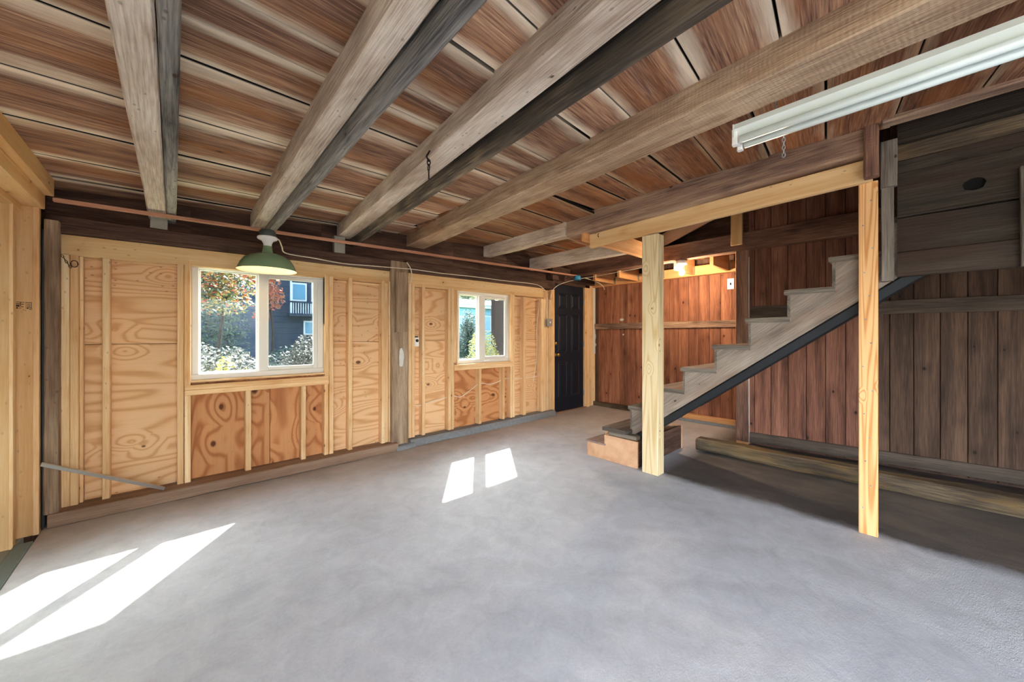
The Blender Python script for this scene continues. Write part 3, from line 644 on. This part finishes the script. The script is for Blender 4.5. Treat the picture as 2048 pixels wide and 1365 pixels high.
tag(bx('hanging_block', (4.70, 4.74), (1.335, 1.45), (2.25, 2.75), 'z', 'jamb'), 'pale new wood block hung on the dark red-brown beam', 'block')
timber('stairwell_stud', (4.86, 1.03, 2.39), (4.86, 1.03, 3.2), .09, .08, 'grey', 'grey stud behind the dark beam in the stairwell', 'stud', seed=36)
bar('brace_board', (4.785, 2.30, 2.48), (4.785, 1.50, 2.76), .03, .16, 'boxwood'); tag(bpy.data.objects['brace_board'], 'pale diagonal board above the dark beam behind the header', 'board')
# boarded enclosure hanging at upper right
en = empty('stair_enclosure', (3.19, -.6, 1.57)); tag(en, 'dark horizontal board enclosure with a knot hole at upper right', 'enclosure')
EX = 3.185; kz = lambda z: 1.22+(z-1.22)*.966
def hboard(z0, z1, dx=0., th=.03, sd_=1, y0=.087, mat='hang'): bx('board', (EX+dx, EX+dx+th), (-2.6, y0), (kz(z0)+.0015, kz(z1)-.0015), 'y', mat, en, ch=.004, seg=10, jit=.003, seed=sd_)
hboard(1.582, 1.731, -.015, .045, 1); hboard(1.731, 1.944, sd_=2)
def holeboard():
    y0, y1, z0, z1 = -2.6, .087, kz(1.96), kz(2.215); cy, cz, ry, rz = -.2, kz(2.068), .04, .034; n = 24
    a, b = -.32, -.08; V = []; F = []
    for k in range(n):
        t_ = 2*math.pi*k/n; c_, s_ = math.cos(t_), math.sin(t_)
        hw, hh = (b-a)/2, (z1-z0)/2
        m_ = max(abs(c_)/hw, abs(s_)/hh); oy = (a+b)/2+c_/m_; oz = (z0+z1)/2+s_/m_
        q = 1+.12*noise.noise(Vector((c_*2, s_*2, 9)))
        iy, iz = cy+c_*ry*q, cz+s_*rz*q
        for x in (EX, EX+.03): V += [(x, oy, oz), (x, iy, iz)]
    for k in range(n):
        i, j = k*4, ((k+1) % n)*4
        F += [(i, i+1, j+1, j), (i+2, j+2, j+3, i+3), (i+1, i+3, j+3, j+1)]
    for ya, yb in ((y0, a), (b, y1)):
        q = len(V); V += [(x, y, z) for x in (EX, EX+.03) for y, z in ((ya, z0), (yb, z0), (yb, z1), (ya, z1))]
        F += [(q, q+3, q+2, q+1), (q+4, q+5, q+6, q+7), (q, q+1, q+5, q+4), (q+2, q+3, q+7, q+6), (q+1, q+2, q+6, q+5), (q+3, q, q+4, q+7)]
    R = Matrix.Translation((EX+.015, -1, 2.05)) @ AX['y'].to_4x4(); Ri = R.inverted()      # local x along the grain
    o = mesh('board', [Ri @ Vector(v) for v in V], F, 'hang', en, R); o['label'] = 'wide board with an oval black knot hole'
holeboard()
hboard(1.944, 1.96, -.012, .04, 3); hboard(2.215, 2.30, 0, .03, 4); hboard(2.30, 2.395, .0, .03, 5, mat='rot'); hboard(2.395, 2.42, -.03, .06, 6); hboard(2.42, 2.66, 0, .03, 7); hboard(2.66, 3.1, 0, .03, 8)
bx('end_post', (EX-.045, EX-.002), (.087, .157), (kz(2.14), kz(2.425)), 'z', 'grey', en, seg=6, jit=.003); bx('end_post', (EX-.03, EX+.012), (.10, .155), (kz(1.56), kz(2.14)), 'z', 'grey', en, seg=8, jit=.003)
bx('backing', (EX+.0305, EX+.036), (-2.6, .08), (kz(1.75), kz(2.6)), 'y', 'hole', en, ch=.001)  # black sheet added so the knot hole looks dark inside
bx('mid_post', (EX-.05, EX-.016), (-.45, -.343), (kz(1.58), kz(2.1)), 'z', 'grey', en, seg=6, jit=.003)

# ================================================================== STAIR
st = empty('staircase', (3.6, 1.2, 0)); tag(st, 'weathered grey wooden staircase rising to the right behind the posts', 'staircase')
T = [(2.30, .155), (2.10, .325), (1.875, .55), (1.63, .755), (1.379, .949), (1.126, 1.147), (.888, 1.354), (.644, 1.545), (.401, 1.742), (.155, 1.94), (-.09, 2.14), (-.335, 2.34), (-.58, 2.54)]
xs0, xs1 = 3.225, 4.02
pts = []
for k in range(1, len(T)):
    y, z = T[k]; yn = T[k+1][0] if k+1 < len(T) else y-.25
    pts += [(y-.025, z-.035)] if k == 1 else [(y-.03, z-.035)]
    pts += [(yn-.03, z-.035)]
low = lambda y: .475+(1.552-y)*.748
pts += [(T[-1][0]-.25, low(T[-1][0]-.25)), (1.552, low(1.552)), (1.86, .25), (2.07, .245)]
def stringer(x0, x1, nm): return prism(nm, pts, x0, x1, 'x', 'stringer', st)
def stringer_obj(x0, x1):
    o = stringer(x0, x1, 'stringer')
    # re-express so local X follows the slope of the stair
    R = Matrix.Translation((x0, 1, 1)) @ (Matrix((Vector((0, -.8, .6)), Vector((-1, 0, 0)), Vector((0, -.6, -.8)))).transposed().to_4x4())
    o.data.transform(R.inverted()); o.matrix_basis = R; WM[o] = R; return o
stringer_obj(xs0, xs0+.042); stringer_obj(xs1-.04, xs1)
for k, (y, z) in enumerate(T):
    if k == 0: continue
    yn = T[k+1][0] if k+1 < len(T) else y-.25
    tx0 = (3.218 if k > 1 else 3.12) if y > .2 else 3.232
    bx('tread', (tx0, xs1+.02), (yn-.035, y+.005), (z-.036, z), 'x', 'tread' if k < 3 else 'treadtop', st, ch=.006, seg=6, jit=.002, seed=k)
    bx('tread_end', (tx0-.004, tx0), (yn-.03, y+.004), (z-.036, z-.001), 'y', 'tread', st, ch=.001)
    zp = T[k-1][1]
    bx('riser', (tx0+(.008 if k > 1 else .028), xs1), (y-.028-.012, y-.012), (zp+.0005 if k > 1 else .159, z-.036), 'x', 'tread' if k > 1 else 'boxwood', st, ch=.003, seed=k+30)
bar('black_edge_strip', (xs0+.03, 1.90, low(1.90)-.045), (xs0+.03, -.5, low(-.5)-.045), .075, .055, 'blackpaint', st, up=(0, .6, .8))
bar('soffit_board', (xs0+.40, 1.5, low(1.5)-.005), (xs0+.40, -.8, low(-.8)-.005), .72, .018, 'blackpaint', st, up=(0, .6, .8))
# bottom step box
sb = empty('step_box', (3.5, 2.0, 0)); tag(sb, 'pale plywood box step at the foot of the staircase', 'step')
prism('side_panel', [(1.735, 0), (2.275, 0), (2.275, .14), (2.085, .14), (2.085, .245), (1.735, .245)], 3.125, 3.145, 'x', 'boxwood', sb)
prism('side_panel', [(1.735, 0), (2.275, 0), (2.275, .14), (2.085, .14), (2.085, .245), (1.735, .245)], 4.06, 4.08, 'x', 'boxwood', sb)
bx('front_panel', (3.13, 4.08), (2.275, 2.292), (0, .14), 'x', 'boxwood', sb)
bx('back_panel', (3.145, 4.06), (1.738, 1.757), (0, .245), 'x', 'plate', sb)  # dark wood colour stands in for shadow on the back of the box
bx('step_top', (3.115, 4.09), (2.07, 2.30), (.1405, .158), 'x', 'treadtop', sb, ch=.004)
tag(bx('spacer_block', (3.15, 3.221), (1.755, 2.055), (.247, .287), 'y', 'tread', seg=4, jit=.003), 'weathered block between the box step and the stair stringer', 'block')
# timber lying on the floor along the dark wall
timber('floor_timber', (4.17, 1.60, .065), (4.30, -2.6, .065), .16, .125, 'rot', 'rough mouldy timber lying on the floor along the dark wall', 'timber', jit=.014, seed=41, seg=50, ch=.02)
timber('loose_batten', (4.36, 1.42, .02), (4.50, -2.2, .02), .09, .04, 'plate', 'dark loose batten behind the mouldy floor timber', 'timber', jit=.006, seed=42, seg=20)

# ================================================================== FIXTURES
lp = empty('pendant_lamp', (.535, 3.45, 2.03)); tag(lp, 'green enamel barn lamp with cream underside hanging before the large window', 'lamp')
LQ = (.535, 3.45, 0)
lathe('ceiling_cap', [(0, 2.052), (.044, 2.052), (.056, 2.04), (.056, 2.0), (.05, 1.996), (0, 1.996)], 'capsteel', lp, LQ)
lathe('socket', [(.0, 1.998), (.066, 1.998), (.07, 1.99), (.066, 1.978), (.04, 1.966), (.03, 1.945), (.027, 1.92), (.0, 1.92)], 'porcelain', lp, LQ)
R0 = .2
lathe('shade', [(.026, 1.926), (.03, 1.922), (.037, 1.872), (.045, 1.866), (.075, 1.862), (.115, 1.848), (.155, 1.822), (.178, 1.788), (.191, 1.755), (R0, 1.737), (R0+.002, 1.733)], 'green', lp, LQ, 48)
lathe('shade_lining', [(R0+.001, 1.733), (R0-.003, 1.736), (.188, 1.752), (.175, 1.784), (.152, 1.818), (.113, 1.843), (.074, 1.857), (.0, 1.86)], 'cream', lp, LQ, 48)
lathe('bulb', [(.013, 1.858), (.014, 1.842), (.024, 1.822), (.027, 1.805), (.022, 1.788), (.012, 1.78), (0, 1.778)], 'bulb2', lp, LQ, 20)
# bare bulb
bb = empty('bare_bulb_light', (4.76, 1.98, 2.17)); tag(bb, 'lit bare bulb in a white porcelain holder under the dark beam', 'lamp')
yb_ = 2.03; xb_ = 4.76
lathe('holder', [(0, 2.175), (.06, 2.175), (.065, 2.165), (.065, 2.13), (.055, 2.122), (.03, 2.118), (.028, 2.095), (0, 2.095)], 'porcelain', bb, (xb_, yb_, 0))
lathe('bulb', [(.013, 2.10), (.015, 2.075), (.028, 2.05), (.034, 2.025), (.03, 2.003), (.017, 1.99), (0, 1.987)], 'bulb', bb, (xb_, yb_, 0), 20)
pl = bpy.data.lights.new('bulb_light', 'POINT'); pl.energy = 8; pl.color = (1, .80, .55); pl.shadow_soft_size = .035
po = bpy.data.objects.new('bulb_light', pl); link(po, bb, Matrix.Translation((xb_, yb_, 1.96)))
# tube light
fx = empty('tube_light', (2.03, 0, 2.13)); tag(fx, 'unlit white double tube light hanging on chains at upper right', 'lamp')
ya, yb = .595, -.63; xf = 2.03
prism('housing', [(xf-.058, 2.205), (xf-.05, 2.232), (xf+.05, 2.232), (xf+.058, 2.205), (xf+.02, 2.178), (xf, 2.172), (xf-.02, 2.178)], yb, ya, 'y', 'fixture', fx)
for s in (-1, 1):
    V, F = tube_geo([Vector((xf+s*.036, yb+.02, 2.158)), Vector((xf+s*.036, ya-.02, 2.158))], .0175, 14); mesh('tube', V, F, 'tube', fx, None, True)
    for y in (yb, ya): bx('tube_holder', (xf+s*.036-.014, xf+s*.036+.014), (y-.012, y+.012), (2.135, 2.21), 'z', 'white', fx, ch=.004)
bx('end_cap', (xf-.056, xf+.056), (ya, ya+.006), (2.17, 2.232), 'x', 'fixture', fx, ch=.002); bx('end_cap', (xf-.056, xf+.056), (yb-.006, yb), (2.17, 2.232), 'x', 'fixture', fx, ch=.002)
chain('hanging_chain', (2.03, .44, 2.34), (2.03, .44, 2.23), 'steel', fx); chain('hanging_chain', (2.03, -.45, 2.36), (2.03, -.45, 2.23), 'steel', fx)
chain('chain_tail', (2.075, .42, 2.22), (2.075, .42, 2.045), 'steel', fx)
# iron hook and chain on the joist
hk = empty('iron_hook', (1.0, 1.78, 2.2)); tag(hk, 'rusty iron hook and chain link hanging from the pale joist', 'hook')
hx, hy = 1.0, 1.77
tube('hook', [(hx+.01, hy, 2.215), (hx, hy, 2.195), (hx-.008, hy, 2.18), (hx, hy, 2.165), (hx+.008, hy, 2.155)], .0045, 'iron', hk)
chain('chain', (hx+.005, hy, 2.165), (hx+.005, hy, 2.11), 'iron', hk, .034, .0035, .009)
tube('bar', [(hx+.005, hy, 2.112), (hx+.006, hy, 2.06)], .004, 'iron', hk, 2)
# cables
def cable(name, pts, label, mat='wire', r=.005): tag(tube(name, pts, r, mat, None, 6, 6), label, 'cable')
cable('cable', [(.57, 3.45, 1.995), (.62, 3.50, 2.0), (.66, 3.6, 1.97), (.72, 3.74, 1.945), (.95, 3.775, 1.94), (1.2, 3.775, 1.925), (1.45, 3.775, 1.935), (1.62, 3.76, 1.94), (1.80, 3.745, 1.945), (1.95, 3.76, 1.955), (2.3, 3.775, 1.955), (2.8, 3.775, 1.965), (3.3, 3.775, 1.965), (3.75, 3.775, 1.975), (3.98, 3.775, 1.96), (4.12, 3.775, 1.88), (4.165, 3.775, 1.75), (4.15, 3.775, 1.60), (4.15, 3.775, 1.47)], 'cream cable stapled along the dark wall plate from the green lamp')
cable('cable', [(4.20, 3.775, 1.47), (4.20, 3.775, 1.6), (4.22, 3.775, 1.80), (4.27, 3.77, 1.92), (4.4, 3.72, 2.02), (4.62, 3.55, 2.10), (4.70, 3.3, 2.12), (4.715, 3.0, 2.135), (4.715, 2.6, 2.15), (4.72, 2.3, 2.165), (4.73, 2.03, 2.165)], 'cream cable looping from the junction box along the dark beam to the bulb')
cable('cable', [(1.86, 3.745, 2.02), (1.90, 3.735, 1.95), (1.915, 3.74, 1.87), (1.90, 3.75, 1.80)], 'short cable end dangling beside the old post', 'wire', .005)
cable('cable', [(3.98, 3.775, 1.76), (3.96, 3.775, 1.6), (3.92, 3.775, 1.3), (3.93, 3.78, 1.05), (3.9, 3.78, .75), (3.86, 3.79, .55)], 'slack cable hanging down the stud pack by the door', 'wire', .0045)
cable('cable', [(1.99, 3.84, .435), (2.07, 3.83, .425), (2.2, 3.83, .45), (2.5, 3.84, .48), (2.62, 3.83, .46), (2.75, 3.83, .52), (2.92, 3.83, .60), (3.1, 3.84, .575), (3.25, 3.84, .60), (3.4, 3.84, .63), (3.7, 3.83, .61), (3.95, 3.8, .62), (4.0, 3.785, .67)], 'thin pale cable threaded through the studs below the small window', 'wirew', .0035)
cable('cable', [(4.72, 3.5, 2.12), (5.0, 3.49, 2.09), (5.2, 3.5, 2.04), (5.25, 3.5, 1.98)], 'short cable tail beside the blue box above the door', 'wire', .005)
# boxes and switch
jb = bx('junction_box', (4.13, 4.235), (3.752, 3.79), (1.365, 1.475), 'z', 'steel', None, ch=.004); tag(jb, 'grey metal junction box on the studs left of the black door', 'box')
bx('cover_plate', (4.127, 4.238), (3.748, 3.752), (1.362, 1.478), 'z', 'steel', jb, ch=.001); bx('switch_toggle', (4.175, 4.19), (3.735, 3.748), (1.41, 1.435), 'z', 'white', jb, ch=.002)
bo = lathe('blue_box', [(0, .03), (.05, .03), (.055, .02), (.055, -.03), (0, -.03)], 'bluebox', None, (4.55, 3.52, 2.105), 16, False); tag(bo, 'blue plastic electrical box above the black door', 'box')
sw = bx('light_switch', (5.49, 5.499), (1.655, 1.735), (1.845, 1.985), 'z', 'white', None, ch=.003); tag(sw, 'white light switch on the red planks near the rough post', 'switch')
bx('toggle', (5.478, 5.49), (1.688, 1.702), (1.90, 1.93), 'z', 'iron', sw, ch=.002)
dv = bx('door_camera', (1.985, 2.035), (3.80, 3.815), (1.10, 1.20), 'z', 'white', None, ch=.006); tag(dv, 'small white and black sensor on the stud right of the old post', 'sensor')
bx('backing', (1.96, 2.03), (3.812, 3.83), (1.11, 1.215), 'z', 'blackmetal', dv, ch=.004)
ln = lathe('lens', [(0, .0), (.017, 0), (.017, .006), (0, .008)], 'blackmetal', dv); ln.matrix_basis = Matrix.Translation((2.01, 3.80, 1.165)) @ Matrix.Rotation(math.pi/2, 4, 'X')
# aluminium angle bar leaning in the corner
ab = bar('metal_angle_bar', (-.615, 3.655, .43), (-.06, 3.745, .098), .022, .003, 'alu', None, .0005, 1, 0, 1, (0, -.35, .94)); tag(ab, 'aluminium angle bar leaning from the opening jamb onto the sill', 'bar')
bar('bar_flange', (-.615, 3.644, .424), (-.06, 3.734, .092), .003, .022, 'alu', ab, .0005, 1, 0, 1, (0, -.35, .94))
def patch(x, y, z, ry, rz, seed, parent, mat='mortar'):
    V = [(0, 0, 0)]
    for k in range(14):
        a = 2*math.pi*k/14; q = .75+.5*noise.noise(Vector((math.cos(a)*1.8, math.sin(a)*1.8, seed))); V.append((0, ry*q*math.cos(a), rz*q*math.sin(a)))
    n_ = len(V); V += [(.002, b, c) for a, b, c in V]
    mesh('paint_chip', V, [(0, k % 14+1, k) for k in range(1, 15)]+[(k, k % 14+1, n_+k % 14+1, n_+k) for k in range(1, 15)], mat, parent, Matrix.Translation((x, y, z)))
patch(5.497, 3.86, 1.20, .02, .07, 1., wb); patch(5.497, 3.85, 1.06, .015, .03, 2., wb); patch(5.497, 3.33, 1.49, .05, .025, 3., wb); patch(5.497, 3.30, 1.24, .02, .02, 4., wb)
hh = tube('screw_hook', [(3.097, 2.13, 2.232), (3.085, 2.13, 2.225), (3.08, 2.13, 2.208), (3.087, 2.13, 2.196), (3.094, 2.13, 2.204)], .003, 'iron'); tag(hh, 'small iron hook screwed into the yellow header near its left end', 'hook')
# small chain in the corner
ck = empty('corner_chain', (-.5, 3.79, 1.75)); tag(ck, 'thin dark chain and ring hanging in the corner by the jamb', 'chain')
chain('chain', (-.555, 3.79, 1.752), (-.515, 3.79, 1.67), 'iron', ck, .02, .0018, .005)
tube('ring', [(-.500+.016*math.cos(a*.7), 3.79, 1.70+.022*math.sin(a*.7)) for a in range(10)], .0028, 'iron', ck, 2)

# ================================================================== OUTSIDE THE WINDOWS
def leaves(name, blobs, n, size, mat, parent, seed):
    rnd = random.Random(seed); V, F = [], []; tot = sum(b[3]*b[4]*b[5] for b in blobs)
    for (x, y, z, rx, ry, rz) in blobs:
        for _ in range(int(n*rx*ry*rz/tot)):
            d = Vector((rnd.gauss(0, 1), rnd.gauss(0, 1), rnd.gauss(0, 1))).normalized()*(rnd.random()**.45)
            c = Vector((x+d.x*rx, y+d.y*ry, z+d.z*rz)); s = size*rnd.uniform(.6, 1.3)
            u = Vector((rnd.gauss(0, 1), rnd.gauss(0, 1), rnd.gauss(0, .6))).normalized(); v = u.orthogonal().normalized(); q = len(V)
            V += [c-u*s, c+v*s*.5, c+u*s, c-v*s*.5]; F.append((q, q+1, q+2, q+3))
    return mesh(name, V, F, mat, parent)
M['l_autumn'] = leaf('autumn_leaves', [(0, '#1f3328'), (.3, '#3c4c34'), (.55, '#6d6a34'), (.75, '#96752f'), (.9, '#9a4a2a'), (1, '#8a3222')])
M['l_red'] = leaf('red_orange_leaves', [(0, '#8a3620'), (.4, '#a84628'), (.75, '#b06a30'), (1, '#5c6030')])
M['l_dark'] = leaf('dark_green_leaves', [(0, '#0e1f1a'), (.5, '#1a3628'), (1, '#305034')], .3)
M['l_pale'] = leaf('pale_dry_leaves', [(0, '#2a2d23'), (.35, '#4c4739'), (.6, '#243120'), (.85, '#6a614f'), (1, '#857b68')], .15)
M['l_yellow'] = leaf('yellow_leaves', [(0, '#6d6c26'), (.5, '#a0922f'), (1, '#5b6c30')], .35)
M['l_grey'] = leaf('grey_green_leaves', [(0, '#3e4a3a'), (.5, '#5c6648'), (1, '#83804c')], .3)
M['bark'] = plain('bark', '#221b16', .9, 0, .2, .4, .5, 12)
def plant(name, label, cat, base, blobs, n, size, mat, seed, trunk=True, grp=None):
    r = empty(name, base); tag(r, label, cat, grp)
    leaves('foliage', blobs, n, size, mat, r, seed)
    if trunk:
        top = max(blobs, key=lambda b: b[2]); tube('trunk', [base, (base[0]+.1, base[1], base[2]+(top[2]-base[2])*.5), (top[0], top[1], top[2])], .03, 'bark', r, 4, 7)
    else:
        for k in range(4): b = blobs[k % len(blobs)]; tube('stem', [(base[0]+.1*k-.15, base[1], base[2]), (b[0], b[1], b[2])], .015, 'bark', r, 3, 5)
    return r
G = -.12
plant('autumn_tree', 'orange and yellow autumn tree behind the left pane of the large window', 'tree', (.55, 9.2, G), [(.25, 9.0, 2.6, .8, .6, .75), (.85, 9.2, 2.75, .55, .5, .7), (.6, 9.0, 2.0, .7, .5, .4), (-.2, 9.2, 2.3, .6, .5, .7)], 9000, .042, 'l_autumn', 1)
plant('red_tree', 'red-orange leaved tree at the left of the right pane of the large window', 'tree', (1.7, 10.9, G), [(1.75, 10.9, 2.2, .32, .3, .36), (1.6, 10.9, 2.85, .45, .4, .5), (1.55, 10.9, 1.75, .2, .2, .2)], 2400, .045, 'l_red', 2)
plant('evergreen', 'dark green evergreen behind the autumn tree', 'tree', (.5, 12.4, G), [(.4, 12.4, 1.7, .8, .5, 1.7), (1.05, 12.5, 1.2, .5, .4, 1.2), (-.5, 12.5, 2.1, .8, .5, 2.0)], 8000, .05, 'l_dark', 3)
plant('shrub', 'dry pale shrub below the left pane of the large window', 'shrub', (.35, 6.9, G), [(.2, 6.9, .72, .42, .35, .42), (.62, 7.0, .66, .36, .35, .4), (.95, 7.0, .5, .25, .3, .36)], 5200, .026, 'l_pale', 4, False)
plant('shrub', 'yellow-leaved shrub low in the left pane of the large window', 'shrub', (.5, 5.9, G), [(.47, 5.9, .74, .12, .15, .24), (.64, 5.9, .58, .18, .15, .2), (.36, 5.9, .54, .12, .15, .2)], 420, .036, 'l_yellow', 5, False)
plant('shrub', 'whitish flowering shrub low in the right pane of the large window', 'shrub', (1.5, 6.1, G), [(1.22, 6.1, .70, .18, .2, .34), (1.46, 6.1, .90, .24, .2, .37), (1.34, 6.05, .45, .32, .2, .38)], 4600, .024, 'l_pale', 6, False)
plant('shrub', 'dark green shrub behind the whitish flowering shrub', 'shrub', (1.8, 8.4, G), [(1.7, 8.4, .5, .55, .35, .55), (2.2, 8.5, .4, .5, .35, .5)], 2600, .035, 'l_dark', 7, False)
plant('yellow_bush', 'yellow-green bush behind the small window', 'shrub', (5.8, 7.6, G), [(5.8, 7.5, .9, .36, .35, .5), (6.05, 7.6, .45, .45, .35, .5), (5.35, 7.4, .35, .35, .3, .4)], 4600, .03, 'l_yellow', 8, False)
plant('conifer', 'dark conifer behind the small window before the pale blue house', 'tree', (7.95, 11.3, G), [(7.95, 11.3, .8, .5, .4, .85), (8.05, 11.3, 1.55, .3, .3, .7), (8.3, 11.4, 1.5, .25, .3, .6), (7.55, 11.3, .55, .3, .4, .5)], 6000, .045, 'l_dark', 9)
plant('yellow_tree', 'yellow-green tree above the roof of the pale blue house', 'tree', (18.2, 27, G), [(17.9, 27, 5.2, 1.7, 1.2, 1.9), (19.2, 27.2, 5.6, 1.5, 1.2, 2.2)], 5200, .13, 'l_grey', 10)
plant('far_tree', 'grey-green tree on the far right above the pale blue house', 'tree', (24, 31, G), [(23.2, 31, 5.6, 1.9, 1.2, 2.3), (25.6, 31, 5.8, 2.3, 1.2, 2.5)], 4500, .15, 'l_grey', 11)
# houses
M['bluehouse'] = plain('dark_blue_siding', '#1d2c3f', .8, 0, .2)
M['palehouse'] = plain('pale_blue_siding', '#5f8c9e', .8, 0, .2)
M['brickwall'] = plain('brown_shingle', '#4a3731', .9, 0, .2, .6, .6, 14)
M['housewhite'] = plain('house_white_trim', '#a9b6bd', .6)
M['hglass'] = plain('house_window_glass', '#3f7896', .1, 0, .8)
h1 = empty('blue_house', (4, 14.5, G)); tag(h1, 'dark blue house with white framed window behind the large window', 'house')
bx('wall', (-3.5, 6.5), (14.5, 19), (G, 5.5), 'x', 'bluehouse', h1)
prism('roof', [(-3.8, 5.5), (6.8, 5.5), (1.5, 7.2)], 14.2, 19.3, 'y', 'brickwall', h1)
for k in range(28): bx('siding_board', (-3.5, 6.5), (14.475, 14.5), (G+.2*k, G+.2*k+.19), 'x', 'bluehouse', h1, ch=.006)
def hwin(parent, x0, x1, z0, z1, y):
    f = bx('window', (x0, x1), (y-.05, y), (z0, z1), 'z', 'housewhite', parent, ch=.004); bx('pane', (x0+.05, x1-.05), (y-.06, y-.05), (z0+.05, z1-.05), 'z', 'hglass', f, ch=.002)
hwin(h1, 2.92, 3.40, 2.42, 3.05, 14.475)
hwin(h1, 3.30, 3.75, 1.25, 1.74, 14.475)
for k in range(8): bx('baluster', (2.93+.075*k, 2.955+.075*k), (14.2, 14.225), (1.98, 2.34), 'z', 'housewhite', h1, ch=.002)
bx('deck_rail', (2.8, 3.6), (14.18, 14.25), (2.34, 2.40), 'x', 'bluehouse', h1); bx('deck_floor', (2.8, 3.6), (14.1, 14.475), (1.88, 1.98), 'x', 'bluehouse', h1)
for x in (2.87, 3.52): bx('deck_post', (x-.025, x+.025), (14.18, 14.25), (1.9, 3.1), 'z', 'housewhite', h1)
h2 = empty('pale_blue_house', (13.5, 19, G)); tag(h2, 'pale blue house with white eaves behind the small window', 'house')
bx('wall', (9.8, 22), (18.5, 23), (G, 2.95), 'x', 'palehouse', h2)
bx('eave', (9.6, 22.2), (18.2, 18.6), (2.92, 3.12), 'x', 'housewhite', h2); prism('roof', [(18.1, 3.12), (23.2, 3.12), (20.7, 3.7)], 9.6, 22.2, 'x', 'palehouse', h2)
for k in range(14): bx('siding_board', (9.8, 22), (18.475, 18.5), (G+.22*k, G+.22*k+.21), 'x', 'palehouse', h2, ch=.006)
hwin(h2, 12.15, 12.85, 1.6, 2.4, 18.475); hwin(h2, 14.35, 14.95, 1.5, 2.5, 18.475)
sh = bx('shed_wall', (7.95, 9.4), (9.6, 9.8), (G, 3.2), 'x', 'brickwall', None); tag(sh, 'brown shingled wall at the right of the small window', 'building')
